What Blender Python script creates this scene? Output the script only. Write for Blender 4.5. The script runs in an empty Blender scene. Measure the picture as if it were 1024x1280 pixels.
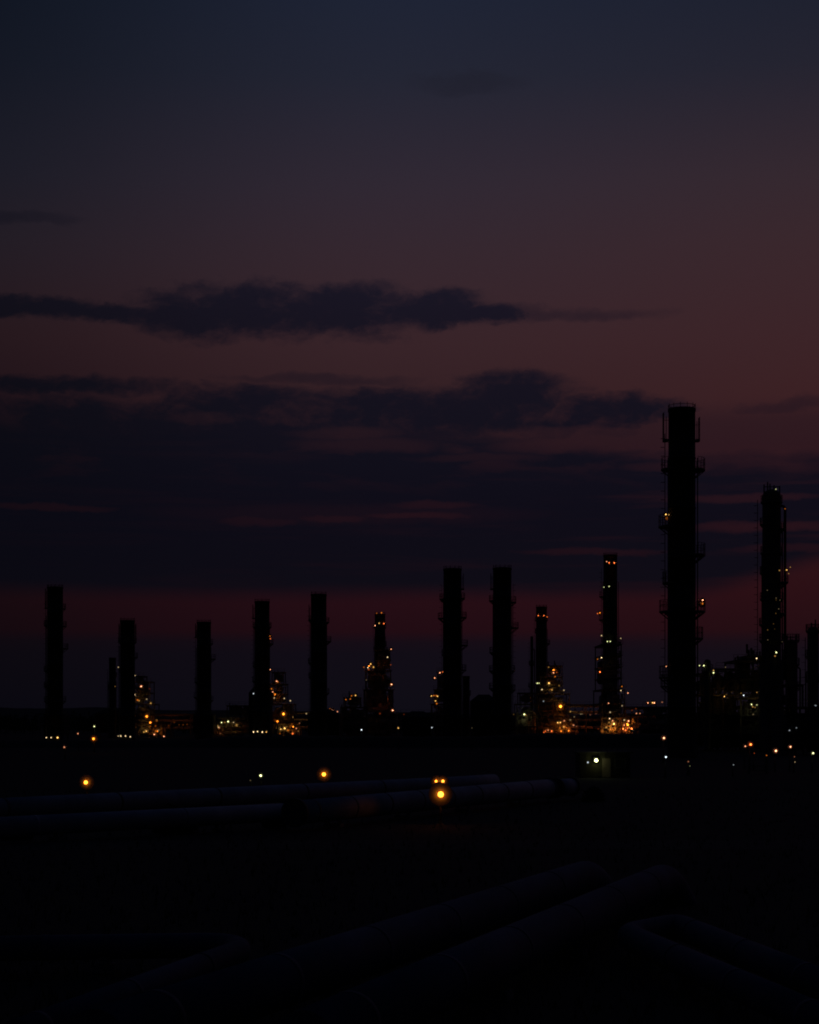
import bpy, math, random
from mathutils import Vector

random.seed(11)
scene = bpy.context.scene
COL = scene.collection
F = 2200.0           # focal length in pixels of the 1024x1280 photograph
HOR = 900.0          # pixel row of the horizon
CAM_H = 6.0          # camera height in metres
PI = math.pi


def at(px, py, d):
    """the point d metres out that a pixel of the photograph looks at"""
    return Vector(((px - 512.0) / F * d, d, CAM_H + (HOR - py) / F * d))


def lin(c):
    c = c / 255.0
    return c / 12.92 if c <= 0.04045 else ((c + 0.055) / 1.055) ** 2.4


def L3(r, g, b):
    return (lin(r), lin(g), lin(b), 1.0)


# ------------------------------------------------------------------ materials
def surface(name, col_a, col_b, scale=1.0, rough=0.7, metal=0.0, bump=0.0, stretch=(1, 1, 1), detail=6.0):
    m = bpy.data.materials.new(name)
    m.use_nodes = True
    nt = m.node_tree
    bsdf = nt.nodes['Principled BSDF']
    tc = nt.nodes.new('ShaderNodeTexCoord')
    mp = nt.nodes.new('ShaderNodeMapping')
    mp.inputs['Scale'].default_value = stretch
    ns = nt.nodes.new('ShaderNodeTexNoise')
    ns.inputs['Scale'].default_value = scale
    ns.inputs['Detail'].default_value = detail
    ns.inputs['Roughness'].default_value = 0.65
    rp = nt.nodes.new('ShaderNodeValToRGB')
    rp.color_ramp.elements[0].position = 0.35
    rp.color_ramp.elements[1].position = 0.68
    rp.color_ramp.elements[0].color = (*col_a, 1)
    rp.color_ramp.elements[1].color = (*col_b, 1)
    nt.links.new(tc.outputs['Object'], mp.inputs['Vector'])
    nt.links.new(mp.outputs['Vector'], ns.inputs['Vector'])
    nt.links.new(ns.outputs['Fac'], rp.inputs['Fac'])
    nt.links.new(rp.outputs['Color'], bsdf.inputs['Base Color'])
    bsdf.inputs['Roughness'].default_value = rough
    bsdf.inputs['Metallic'].default_value = metal
    if bump:
        bp = nt.nodes.new('ShaderNodeBump')
        bp.inputs['Strength'].default_value = bump
        bp.inputs['Distance'].default_value = 0.1
        nt.links.new(ns.outputs['Fac'], bp.inputs['Height'])
        nt.links.new(bp.outputs['Normal'], bsdf.inputs['Normal'])
    return m


M = {
    'soil': surface('soil_and_dry_grass', (0.007, 0.007, 0.006), (0.018, 0.017, 0.013), 0.35, 0.95, bump=0.4, detail=10),
    'track': surface('gravel_track', (0.030, 0.028, 0.026), (0.060, 0.056, 0.050), 1.2, 0.95, bump=0.3),
    'earth': surface('embankment_earth', (0.012, 0.013, 0.010), (0.030, 0.030, 0.022), 0.2, 0.95, bump=0.3),
    'hill': surface('far_hills', (0.020, 0.024, 0.026), (0.034, 0.038, 0.040), 0.004, 1.0),
    'leaf': surface('dark_foliage', (0.012, 0.018, 0.008), (0.040, 0.050, 0.022), 1.5, 0.9),
    'bark': surface('bark', (0.03, 0.025, 0.02), (0.06, 0.05, 0.04), 6, 0.9),
    'grass': surface('dry_grass_blades', (0.015, 0.017, 0.008), (0.05, 0.046, 0.022), 0.6, 0.95),
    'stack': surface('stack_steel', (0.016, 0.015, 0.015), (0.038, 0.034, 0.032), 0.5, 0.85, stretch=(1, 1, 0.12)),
    'steel': surface('galvanised_steel', (0.10, 0.10, 0.10), (0.19, 0.18, 0.175), 0.8, 0.6, 0.2),
    'frame': surface('painted_steelwork', (0.10, 0.085, 0.07), (0.21, 0.18, 0.15), 0.7, 0.6),
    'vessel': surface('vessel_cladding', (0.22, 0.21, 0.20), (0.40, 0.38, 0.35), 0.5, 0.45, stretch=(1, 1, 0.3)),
    'pipe': surface('weathered_pipe_cladding', (0.034, 0.048, 0.100), (0.070, 0.098, 0.20), 0.9, 0.7, stretch=(1, 0.4, 1), bump=0.1),
    'band': surface('pipe_joint_band', (0.03, 0.033, 0.045), (0.07, 0.075, 0.10), 2.0, 0.6),
    'pipe_bright': surface('pale_pipe_cladding', (0.27, 0.30, 0.38), (0.44, 0.48, 0.58), 0.7, 0.6, stretch=(0.5, 1, 1), bump=0.1),
    'concrete': surface('concrete', (0.16, 0.155, 0.15), (0.27, 0.26, 0.25), 2.0, 0.9, bump=0.2),
    'shed': surface('corrugated_sheet', (0.028, 0.026, 0.016), (0.055, 0.05, 0.03), 1.2, 0.9, stretch=(1, 1, 0.2)),
    'roof': surface('shed_roof', (0.05, 0.05, 0.05), (0.09, 0.085, 0.08), 1.0, 0.8),
    'dark': surface('dark_opening', (0.01, 0.01, 0.01), (0.02, 0.02, 0.02), 1.0, 0.9),
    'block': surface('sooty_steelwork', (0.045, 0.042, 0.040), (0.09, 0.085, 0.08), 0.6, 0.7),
    'halo_face': surface('lamp_halo', (0.22, 0.22, 0.22), (0.30, 0.30, 0.30), 2.0, 0.7),  # disc behind bulbs, added to stand in for their halo
    'housing': surface('lamp_housing', (0.05, 0.05, 0.05), (0.10, 0.10, 0.10), 3.0, 0.5),
}
LAMP = {'O': (1.0, 0.235, 0.016), 'R': (1.0, 0.17, 0.03), 'P': (1.0, 0.36, 0.17), 'W': (1.0, 0.72, 0.36),
        'G': (0.95, 1.0, 0.42), 'C': (0.80, 0.93, 1.0), 'Y': (1.0, 0.52, 0.12)}
_em = {}


def glow(col, s):
    k = (col, round(s, 2))
    if k not in _em:
        m = bpy.data.materials.new('lit_bulb')
        m.use_nodes = True
        nt = m.node_tree
        nt.nodes.clear()
        e = nt.nodes.new('ShaderNodeEmission')
        o = nt.nodes.new('ShaderNodeOutputMaterial')
        e.inputs['Color'].default_value = (*LAMP[col], 1)
        e.inputs['Strength'].default_value = s
        nt.links.new(e.outputs[0], o.inputs[0])
        _em[k] = m
    return _em[k]


# ------------------------------------------------------------------ mesh tools
class MB:
    def __init__(self):
        self.v, self.f, self.s = [], [], []

    def quad(self, idx, smooth=False):
        self.f.append(tuple(idx))
        self.s.append(smooth)

    def box(self, x0, x1, y0, y1, z0, z1):
        b = len(self.v)
        self.v += [Vector(p) for p in ((x0, y0, z0), (x1, y0, z0), (x1, y1, z0), (x0, y1, z0),
                                       (x0, y0, z1), (x1, y0, z1), (x1, y1, z1), (x0, y1, z1))]
        for q in ((0, 3, 2, 1), (4, 5, 6, 7), (0, 1, 5, 4), (1, 2, 6, 5), (2, 3, 7, 6), (3, 0, 4, 7)):
            self.quad([b + i for i in q])
        return self

    @staticmethod
    def axes(d):
        d = d.normalized()
        up = Vector((0, 0, 1)) if abs(d.z) < 0.95 else Vector((1, 0, 0))
        a = d.cross(up).normalized()
        return a, a.cross(d).normalized()

    def beam(self, p, q, w, h=None):
        p, q = Vector(p), Vector(q)
        h = h or w
        a, c = self.axes(q - p)
        b = len(self.v)
        for o in (p, q):
            for sa, sc in ((-1, -1), (1, -1), (1, 1), (-1, 1)):
                self.v.append(o + a * (sa * w / 2) + c * (sc * h / 2))
        for i in range(4):
            j = (i + 1) % 4
            self.quad((b + i, b + j, b + 4 + j, b + 4 + i))
        self.quad((b + 3, b + 2, b + 1, b))
        self.quad((b + 4, b + 5, b + 6, b + 7))
        return self

    def path(self, pts, r, n=10, cap=True, smooth=True):
        pts = [Vector(p) for p in pts]
        rs = r if isinstance(r, (list, tuple)) else [r] * len(pts)
        b = len(self.v)
        a = None
        for k, p in enumerate(pts):
            t = (pts[min(k + 1, len(pts) - 1)] - pts[max(k - 1, 0)]).normalized()
            if a is None:
                a, _ = self.axes(t)
            a = (a - t * a.dot(t)).normalized()
            c = a.cross(t)
            for i in range(n):
                u = 2 * PI * i / n
                self.v.append(p + a * (rs[k] * math.cos(u)) + c * (rs[k] * math.sin(u)))
        for k in range(len(pts) - 1):
            for i in range(n):
                j = (i + 1) % n
                self.quad((b + k * n + i, b + k * n + j, b + (k + 1) * n + j, b + (k + 1) * n + i), smooth)
        if cap:
            self.quad([b + i for i in range(n)][::-1])
            e = b + (len(pts) - 1) * n
            self.quad([e + i for i in range(n)])
        return self

    def lathe(self, prof, cx, cy, n=20, smooth=True):
        b = len(self.v)
        for r, z in prof:
            for i in range(n):
                u = 2 * PI * i / n
                self.v.append(Vector((cx + r * math.cos(u), cy + r * math.sin(u), z)))
        for k in range(len(prof) - 1):
            for i in range(n):
                j = (i + 1) % n
                self.quad((b + k * n + i, b + k * n + j, b + (k + 1) * n + j, b + (k + 1) * n + i), smooth)
        self.quad([b + i for i in range(n)][::-1])
        e = b + (len(prof) - 1) * n
        self.quad([e + i for i in range(n)])
        return self

    def sector(self, cx, cy, r0, r1, z0, z1, a0, a1, n=8):
        b = len(self.v)
        for k in range(n + 1):
            u = a0 + (a1 - a0) * k / n
            for r, z in ((r0, z0), (r1, z0), (r1, z1), (r0, z1)):
                self.v.append(Vector((cx + r * math.cos(u), cy + r * math.sin(u), z)))
        for k in range(n):
            for i in range(4):
                j = (i + 1) % 4
                self.quad((b + 4 * k + i, b + 4 * k + j, b + 4 * k + 4 + j, b + 4 * k + 4 + i))
        self.quad((b, b + 1, b + 2, b + 3))
        e = b + 4 * n
        self.quad((e + 3, e + 2, e + 1, e))
        return self

    def ball(self, c, r, n=8, m=6):
        c = Vector(c)
        prof = [(max(0.001, r * math.sin(PI * k / m)), c.z - r * math.cos(PI * k / m)) for k in range(m + 1)]
        return self.lathe(prof, c.x, c.y, n)

    def build(self, name, mat, parent=None, base=(0, 0, 0)):
        base = Vector(base)
        me = bpy.data.meshes.new(name)
        me.from_pydata([tuple(v - base) for v in self.v], [], self.f)
        me.polygons.foreach_set('use_smooth', self.s)
        me.materials.append(M[mat] if isinstance(mat, str) else mat)
        me.update()
        o = bpy.data.objects.new(name, me)
        COL.objects.link(o)
        if parent is not None:
            o.parent = parent
        else:
            o.location = base
        return o


def tag(o, label, cat, group=None):
    o['label'] = label
    o['category'] = cat
    if group:
        o['group'] = group
    return o


def thing(name, label, cat, base, group=None):
    o = bpy.data.objects.new(name, None)
    o.empty_display_size = 0.5
    COL.objects.link(o)
    o.location = base
    return tag(o, label, cat, group)


def struct(o):
    o['kind'] = 'structure'
    return o


WARM = 'ORPY'


def halo_disc(c, rr, col, parent, base):
    """a shallow bowl disc behind a bulb, added to show its glow"""
    R_ = rr * (2.7 if col in WARM else 1.9)
    n, m = 14, 4
    b = MB()
    for k in range(m + 1):
        f = 0.12 + 0.88 * k / m
        for i in range(n):
            u = 2 * PI * i / n
            b.v.append(Vector((c.x + R_ * f * math.cos(u), c.y + rr * 0.75 + rr * 0.9 * f * f, c.z + R_ * f * math.sin(u))))
    for k in range(m):
        for i in range(n):
            j = (i + 1) % n
            b.quad((k * n + i, k * n + j, (k + 1) * n + j, (k + 1) * n + i), True)
    b.quad(list(range(n)))
    b.build('halo_disc', 'halo_face', parent, base)


def fixture(parent, base, px, py, d, col, s, r=1.0, reach=0.9, halo=None):
    """a lamp fixed to a structure: bracket and housing, with bulb and reflector as sub-parts; r is in photo pixels"""
    p = at(px, py, d)
    rr = r * d / F
    k = 0.60
    halo = s >= 0.75 if halo is None else halo
    h = MB()
    h.box(p.x - rr * 0.8, p.x + rr * 0.8, p.y + rr * 1.1, p.y + rr * 1.7, p.z - rr * 0.5, p.z + rr * 1.0)
    h.beam((p.x, p.y + rr * 1.7, p.z + rr * 0.3), (p.x, p.y + rr * 1.7 + reach, p.z + rr * 0.3), 0.09)
    o = h.build('lamp', 'housing', parent, base)
    k = 0.60 if s >= 0.75 else 0.85
    if col in 'PR' and s >= 0.5:
        s, k = s * 2.3, k * 0.85
    MB().ball(p, rr * k).build('bulb', glow(col, s * 1.15), o, base)
    if halo:
        halo_disc(p, rr, col, o, base)
    return o


def added_inner_lamp(parent, base, px, py, y, col, s, size=0.3):
    """an added lamp inside a structure, put in to brighten the steelwork round it"""
    p = at(px, py, y)
    h = MB()
    h.beam((p.x, p.y, p.z + size), (p.x, p.y, p.z + size + 1.2), 0.08)
    h.box(p.x - size, p.x + size, p.y - size, p.y + size, p.z + size * 1.02, p.z + size * 1.4)
    o = h.build('lamp', 'housing', parent, base)  # lamp added for the glow on the steelwork
    MB().ball(p, size).build('bulb', glow(col, s), o, base)


def added_light(parent, base, px, py, y, col, s, size=0.2):
    """a light added to brighten the plant behind, its housing hiding the bulb"""
    p = at(px, py, y)
    h = MB()
    h.box(p.x - size * 1.5, p.x + size * 1.5, p.y - size * 1.6, p.y - size * 1.15, p.z - size * 1.5, p.z + size * 1.5)
    h.box(p.x - size * 1.5, p.x + size * 1.5, p.y - size * 1.14, p.y + size * 0.4, p.z + size * 1.2, p.z + size * 1.5)
    h.beam((p.x, p.y + size * 0.3, p.z + size * 1.35), (p.x, y + 1.2, p.z + size * 1.35), 0.08)
    o = h.build('lamp', 'housing', parent, base)  # added for its light alone, the housing screens the bulb
    MB().ball(p, size).build('bulb', glow(col, s), o, base)


LAMP_GROUP = 'lamp posts in front of the plant'


def lamp_post(label, px, py, d, col, s, r=1.2, heads=1, ground=0.0, name='lamp_post', group=LAMP_GROUP, gap=8):
    p = at(px, py, d)
    base = Vector((p.x, d + 0.5, ground))
    t = thing(name, label, 'lamp post', base, group)
    rr = r * d / F
    top = p.z + rr * 1.6
    MB().path([(base.x, base.y, ground), (base.x, base.y, top)], [0.09, 0.055], 8).build('post', 'steel', t, base)
    MB().box(base.x - 0.2, base.x + 0.2, base.y - 0.2, base.y + 0.2, ground, ground + 0.06).build('base_plate', 'concrete', t, base)
    half = gap * d / F / 2
    xs = [p.x] if heads == 1 else [p.x - half, p.x + half]
    a = MB()
    if heads > 1:
        a.beam((xs[0] - 0.1, base.y, top), (xs[1] + 0.1, base.y, top), 0.07)
    a.beam((base.x, base.y, top), (base.x, d + rr * 1.2, top), 0.07)
    a.build('arm', 'steel', t, base)
    for i, x in enumerate(xs):
        h = MB()
        h.box(x - rr * 0.9, x + rr * 0.9, d + rr * 1.1, d + rr * 1.7, p.z - rr * 0.7, p.z + rr * 1.45)
        ho = h.build('lamp_head', 'housing', t, base)
        MB().ball((x, d - rr * 0.1, p.z), rr * 0.62 * (1.0 if i else 0.85 if heads > 1 else 1.0), 12, 8).build('bulb', glow(col, s), ho, base)
        if s >= 0.75:
            halo_disc(Vector((x, d - rr * 0.1, p.z)), rr, col, ho, base)
    return t


# ------------------------------------------------------------------ chimney stacks
SIDE = {'L': PI, 'R': 0.0, 'B': None}


def platform(t, base, cx, cy, r, z, side, reach, rail_h=1.3):
    deck, rail = MB(), MB()
    if side == 'B':
        a0, a1, n = -PI, PI - 0.02, 20
    else:
        a0, a1, n = SIDE[side] - 0.95, SIDE[side] + 0.95, 8
    ro = r + reach
    deck.sector(cx, cy, r + 0.02, ro, z - 0.22, z, a0, a1, n)
    for k in range(0, n + 1, 2):
        u = a0 + (a1 - a0) * k / n
        c, s = math.cos(u), math.sin(u)
        deck.beam((cx + (r + 0.03) * c, cy + (r + 0.03) * s, z - 0.25 - reach * 0.7), (cx + (ro - 0.15) * c, cy + (ro - 0.15) * s, z - 0.25), 0.14)
    deck.build('platform', 'steel', t, base)
    for k in range(n + 1):
        u = a0 + (a1 - a0) * k / n
        x, y = cx + (ro - 0.06) * math.cos(u), cy + (ro - 0.06) * math.sin(u)
        rail.beam((x, y, z + 0.003), (x, y, z + rail_h), 0.07)
    for h in (0.5, 1.0):
        pts = [(cx + (ro - 0.06) * math.cos(a0 + (a1 - a0) * k / n), cy + (ro - 0.06) * math.sin(a0 + (a1 - a0) * k / n), z + rail_h * h) for k in range(n + 1)]
        for p, q in zip(pts, pts[1:]):
            rail.beam(p, q, 0.06)
    rail.build('railing', 'steel', t, base)


def ladder(t, base, x, y, z0, z1, cage=True):
    m = MB()
    for dx in (-0.22, 0.22):
        m.beam((x, y + dx, z0), (x, y + dx, z1), 0.06)
    z = z0 + 0.3
    while z < z1:
        m.beam((x, y - 0.22, z), (x, y + 0.22, z), 0.035)
        z += 0.6
    if cage:
        z = z0 + 2.4
        sx = -1 if x < base[0] else 1
        while z < z1:
            pts = [(x + sx * 0.7 * math.sin(PI * k / 5), y - 0.36 * math.cos(PI * k / 5), z) for k in range(6)]
            for p, q in zip(pts, pts[1:]):
                m.beam(p, q, 0.05)
            z += 1.4
    m.build('ladder', 'steel', t, base)


def stack(label, px, top, w, d, plats, w_low=None, brackets=(), lamps=(), ladder_side='L', lugs=6, z_base=0.0,
          name='chimney_stack', cat='chimney', group='tall chimney stacks along the skyline', rail_h=1.3, collar=True, body='stack'):
    c = at(px, top, d)
    cx, cy, zt = c.x, d + w * d / F / 2, c.z
    r = w * d / F / 2
    rl = (w_low or w) * d / F / 2
    base = Vector((cx, cy, z_base))
    t = thing(name, label, cat, base, group)
    sh = MB()
    prof = [(rl * 1.18, z_base), (rl * 1.18, z_base + 0.35), (rl, z_base + 0.36)]
    k = 1
    nseg = max(3, int((zt - z_base) / 7))
    for k in range(1, nseg):
        z = z_base + (zt - z_base) * k / nseg
        rr = rl + (r - rl) * k / nseg
        prof += [(rr, z - 0.10), (rr + 0.07, z - 0.09), (rr + 0.07, z + 0.09), (rr, z + 0.10)]
    prof += [(r, zt - 0.5), (r + 0.09, zt - 0.49), (r + 0.09, zt), (r - 0.12, zt), (r - 0.12, zt - 3.0)]
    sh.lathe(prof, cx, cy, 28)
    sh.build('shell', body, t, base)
    if lugs:
        lg = MB()
        for k in range(lugs * 2):
            u = 2 * PI * (k + 0.5) / (lugs * 2)
            x, y = cx + (r + 0.02) * math.cos(u), cy + (r + 0.02) * math.sin(u)
            lg.beam((x, y, zt + 0.003), (x, y, zt + 0.75), 0.08)
        lg.sector(cx, cy, r - 0.02, r + 0.05, zt + 0.45, zt + 0.52, -PI, PI - 0.01, 24)
        lg.build('rim_lug', 'steel', t, base)
    for side, py, reach_px in plats:
        z = CAM_H + (HOR - py) / F * d
        f = (z - z_base) / (zt - z_base)
        platform(t, base, cx, cy, rl + (r - rl) * f + 0.03, z, side, reach_px * d / F, rail_h)
    for side, y0, y1, off in brackets:                     # tall poles standing off the shell near the rim
        s = -1 if side == 'L' else 1
        x = cx + s * (r + off * d / F)
        z0, z1 = CAM_H + (HOR - y1) / F * d, CAM_H + (HOR - y0) / F * d
        b = MB()
        b.sector(cx, cy, r + 0.09, r + (off + 1) * d / F, z0 - 0.3, z0, (PI if s < 0 else 0) - 0.35, (PI if s < 0 else 0) + 0.35, 5)
        for dy in (-0.5, 0.5):
            b.beam((x, cy + dy, z0 + 0.003), (x, cy + dy, z1), 0.12)
        b.beam((x - s * 0.55 * off * d / F, cy, z0 + 0.003), (x - s * 0.55 * off * d / F, cy, z1 - 0.6), 0.10)
        for k in range(4):
            z = z0 + (z1 - z0) * (k + 1) / 4.2
            b.beam((x, cy - 0.5, z), (x, cy + 0.5, z), 0.07)
        b.beam((cx + s * r, cy, z1 - 1.2), (x, cy, z1 - 1.2), 0.07)
        b.build('bracket_frame', 'steel', t, base)
    s = -1 if ladder_side == 'L' else 1
    ladder(t, base, cx + s * (max(r, rl) + 0.45), cy, z_base + 2.5, zt - 4.0)
    pr = MB()
    for u in (0.35, PI - 0.4):
        x, y = cx + (rl + 0.28) * math.cos(u), cy - abs((rl + 0.28) * math.sin(u))
        pr.path([(x, y, z_base + 0.4), (x, y, zt - 8)], 0.10, 6)
    pr.build('sampling_pipe', 'steel', t, base)
    for a in lamps:
        lx, ly, col, st = a[:4]
        rad = a[4] if len(a) > 4 else 1.0
        # on the shell's front the lamp stands on a short arm, off its flank it stands out over a platform
        dx = (lx - 512) / F * d - cx
        on = abs(dx) < r * 0.97
        ld = cy - (math.sqrt(max(0.0, max(r, rl) ** 2 - dx * dx)) if on else 0) - 0.75
        fixture(t, base, lx, ly, ld, col, st, rad, 0.55 if on else 0.3)
    return t


stack('leftmost dark chimney stack with a row of three lamps at its foot', 67, 733, 19.5, 490,
      [('R', 760, 3.5), ('L', 781, 4), ('R', 782, 4.5), ('R', 810, 6.5), ('L', 838, 4), ('L', 858, 4), ('B', 876, 4)],
      brackets=[('L', 735, 759, 2.2)], lamps=[(58, 922, 'W', 2.2, 0.95), (64, 922, 'W', 2.2, 0.95), (72, 922, 'Y', 5, 1.15)])
stack('dark chimney stack with a thin stack close on its left', 158, 775, 18, 545,
      [('B', 802, 2.5), ('R', 821, 4), ('L', 838, 2)],
      brackets=[('R', 779, 800, 1.6), ('L', 779, 800, 1.6)],
      lamps=[(148, 920, 'W', 1.0, 0.85), (151, 920, 'W', 2.2), (157, 920, 'W', 2.2), (163, 921, 'W', 2.0), (148, 834, 'W', .35, .9), (144, 858, 'Y', .12, .8)])
stack('plain unlit chimney stack standing in front of the long lit pipe rack', 254, 777, 17.5, 545,
      [('L', 793, 2), ('R', 804, 2.6), ('R', 823, 6), ('L', 852, 3), ('L', 871, 4), ('R', 875, 3)], brackets=[('L', 779, 796, 1.8)])
stack('dark chimney stack with an orange platform lamp and four white lamps at its foot', 327, 751, 18.5, 530,
      [('L', 783, 2.5), ('R', 783, 2.5), ('R', 804, 5), ('L', 832, 2.6), ('L', 851, 3)], brackets=[('L', 755, 772, 2.4)],
      lamps=[(337.5, 795, 'O', 1.6, 0.9), (338, 798.5, 'R', 0.7, 0.9), (338, 837, 'P', 1.2, .9), (317, 867, 'C', 1.6, 0.9), (317, 915, 'W', 3.2, 1.05), (322, 914.5, 'W', 2.5, 1), (328, 915, 'W', 3.2, 1.05), (333, 915, 'Y', 2.2, .9)], lugs=5)
stack('unlit chimney stack with a railed platform on its upper right, right of the four-lamp stack', 398, 742, 19.5, 500,
      [('L', 775, 3), ('R', 777, 3.5), ('R', 801, 6), ('L', 828, 3.5), ('L', 846, 3), ('R', 866, 3.5)], brackets=[('L', 755, 774, 2.4)], lugs=4)
stack('left one of the twin black stacks, pole frame right of its rim', 566, 710, 22.5, 440,
      [('L', 748, 5), ('R', 747, 4.5), ('L', 772, 7), ('R', 771, 6.5), ('R', 806, 8), ('L', 818, 2), ('R', 837, 6)],
      brackets=[('R', 716, 735, 2.6)], lugs=6)
stack('right one of the twin black stacks, pole frame left of its rim', 628.5, 709, 23, 440,
      [('L', 750, 5), ('R', 752, 6), ('R', 784, 9), ('L', 815, 4.5), ('L', 838, 5), ('R', 838, 4.5), ('L', 860, 5), ('R', 862, 5)],
      brackets=[('L', 716, 735, 2.8)], lugs=6, ladder_side='R')
stack('slim far stack with red lamps at the top, rising from a stepped lit tower', 475, 767, 13, 620,
      [('B', 784, 1.2), ('R', 806, 2), ('L', 812, 1.5)], lugs=4,
      lamps=[(469, 782, 'P', 1.3), (474, 779, 'Y', 1.3, .95), (480, 779.5, 'R', 1.6), (477, 766, 'O', 0.7, 0.9), (471, 766.5, 'O', .3, .8)])
stack('slim far stack with three red lamps just below its rim', 677.5, 758, 13.5, 620,
      [('B', 775, 1.2), ('R', 804, 4), ('L', 790, 1.5)], lugs=4,
      lamps=[(673, 769.5, 'R', 1.5, 0.9), (680, 769.5, 'R', 1.5, 0.9), (684, 771, 'R', 1.0, 0.8)])
stack('tall dark stack with red lamps near its top and yellow lamps down its left side', 764, 693, 17, 520,
      [('L', 745, 5), ('L', 774, 5.5), ('L', 801, 2), ('R', 802, 5), ('R', 830, 4), ('L', 828, 4)], w_low=18.5, lugs=6,
      lamps=[(758.5, 702, 'P', .7, .8), (761.5, 703.5, 'R', 2.0), (768, 703.5, 'R', 2.4, 1.05), (755, 734, 'G', 0.9, 0.9), (761.5, 733, 'G', 0.7, 0.9), (750, 766, 'O', 2.0, 1.0), (747, 767, 'R', .5, .8),
             (752, 794.5, 'W', 1.2), (776, 798, 'W', 1.2, .9), (759.5, 802, 'G', 2.2, 1), (763, 802, 'G', 2.2, 1), (762, 814, 'O', 0.45), (752, 822, 'W', 3, 1.15), (747, 824, 'O', .8, .8), (762, 828, 'Y', 0.15, 1.4), (750, 840, 'R', 2.4, 1.2)])
stack('tallest and broadest black chimney stack, with orange lamps on two side platforms', 855, 508, 33.5, 280,
      [('L', 584, 9), ('R', 585, 12), ('L', 656, 12), ('R', 692, 12), ('L', 727, 7), ('L', 763, 11), ('R', 763, 12), ('R', 797, 9), ('L', 846, 11), ('L', 857, 9)],
      w_low=35.5, brackets=[('L', 513, 547, 6.5), ('R', 519, 547, 5)], lugs=6, rail_h=1.75,
      lamps=[(832.5, 643, 'Y', 3.5, 1.1), (836, 643.5, 'Y', 1.6, .9), (834, 648, 'O', .22, 2.2), (878.5, 750, 'P', 2.6, 1.2), (878, 754.5, 'O', 0.75, 1.7), (833, 833, 'P', 1.0, .9), (838, 832.5, 'P', 0.4, .8)])
stack('thin short stack tucked against the left of a taller dark chimney', 140, 822, 8.5, 600, [('L', 860, 1.5), ('R', 845, 1.2)], lugs=0, group=None)
stack('short thin stack standing between the twin chimney stacks', 583, 845, 8.5, 560, [('R', 868, 1.5)], lugs=0, group=None)


# ------------------------------------------------------------------ distillation columns on the right
def column(label, px, top, w, d, plats, side_pipe, lamps=(), heads=(), skirt_w=None, name='distillation_column'):
    c = at(px, top, d)
    r = w * d / F / 2
    cx, cy = c.x, d + r
    base = Vector((cx, cy, 0))
    t = thing(name, label, 'column', base, 'process columns on the right')
    rs = (skirt_w or w) * d / F / 2
    zs = 16.0 if skirt_w else 3.0
    prof = [(rs * 1.1, 0), (rs * 1.1, 0.4), (rs, 0.41), (rs, zs), (r, zs + 1.5), (r, c.z - r * 0.8)]
    prof += [(r * math.cos(a), c.z - r * 0.8 + r * 0.8 * math.sin(a)) for a in (0.35, 0.7, 1.05, 1.4)]
    MB().lathe(prof, cx, cy, 24).build('shell', 'block', t, base)
    z1 = c.z
    for side, py, reach in plats:
        z = CAM_H + (HOR - py) / F * d
        platform(t, base, cx, cy, (r if z > zs + 1.5 else rs) + 0.03, z, side, reach * d / F, 1.2)
    for off, y0, y1, rad in side_pipe:
        x = cx + off * d / F
        za, zb = CAM_H + (HOR - y1) / F * d, CAM_H + (HOR - y0) / F * d
        s = -1 if off > 0 else 1
        rp = rad * d / F
        pts = [(x, cy - 0.3, za), (x, cy - 0.3, zb - rp * 2)] + [(x + s * rp * 2.5 * (1 - math.cos(a)), cy - 0.3, zb - rp * 2 + rp * 2.5 * math.sin(a)) for a in (0.5, 1.0, PI / 2)]
        pts.append((cx + math.copysign(r * 0.5, off), cy - 0.3, zb + rp * 0.5))
        MB().path(pts, rp, 8).build('side_pipe', 'block', t, base)
    h = MB()
    for hx, hy in heads:
        x = (hx - 512) / F * d
        h.beam((x, cy, z1 - 1.2), (x, cy, CAM_H + (HOR - hy) / F * d), 0.22)
    if heads:
        xs = [(hx - 512) / F * d for hx, _ in heads]
        h.beam((min(xs), cy, z1 + 0.45), (max(xs), cy, z1 + 0.45), 0.14)
        h.build('top_davit', 'steel', t, base)
    ladder(t, base, cx - (rs + 0.4), cy, 2.0, z1 - 2)
    for a in lamps:
        lx, ly, col, st = a[:4]
        dx = (lx - 512) / F * d - cx
        on = abs(dx) < max(r, rs) * 0.97
        ld = cy - (math.sqrt(max(0.0, max(r, rs) ** 2 - dx * dx)) if on else 0) - 0.75
        fixture(t, base, lx, ly, ld, col, st, a[4] if len(a) > 4 else 0.9, 0.55 if on else 0.3)
    return t


specks = [(random.uniform(958, 978), random.uniform(735, 815), random.choice('WYW'), random.uniform(0.03, 0.10), 0.8) for _ in range(11)]
column('tall clad column with a riser pipe on its right, behind the tallest chimney', 967, 610, 23, 330,
       [('B', 626, 2), ('L', 654, 3), ('R', 660, 5), ('B', 690, 2.5), ('R', 727, 9), ('L', 715, 3), ('B', 748, 3), ('R', 766, 6), ('L', 780, 4), ('B', 800, 4)],
       [(16.5, 632, 850, 1.7), (13, 660, 850, 0.9), (-12.5, 690, 850, 0.7)],
       lamps=[(970, 611.5, 'G', 0.5, 0.8), (981.5, 636, 'O', 0.35, 0.8), (983.5, 712.5, 'Y', 1.8, 1.0), (974.5, 713, 'Y', 0.35), (988, 709, 'Y', 0.3, 0.8), (986, 717, 'Y', 0.25, 0.8), (970.5, 815.5, 'G', 3.0, 1.2), (969, 820, 'Y', .25, 1.2)] + specks,
       heads=[(957.5, 604), (962, 601), (965, 603), (970, 605), (977, 606)], skirt_w=30)
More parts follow.
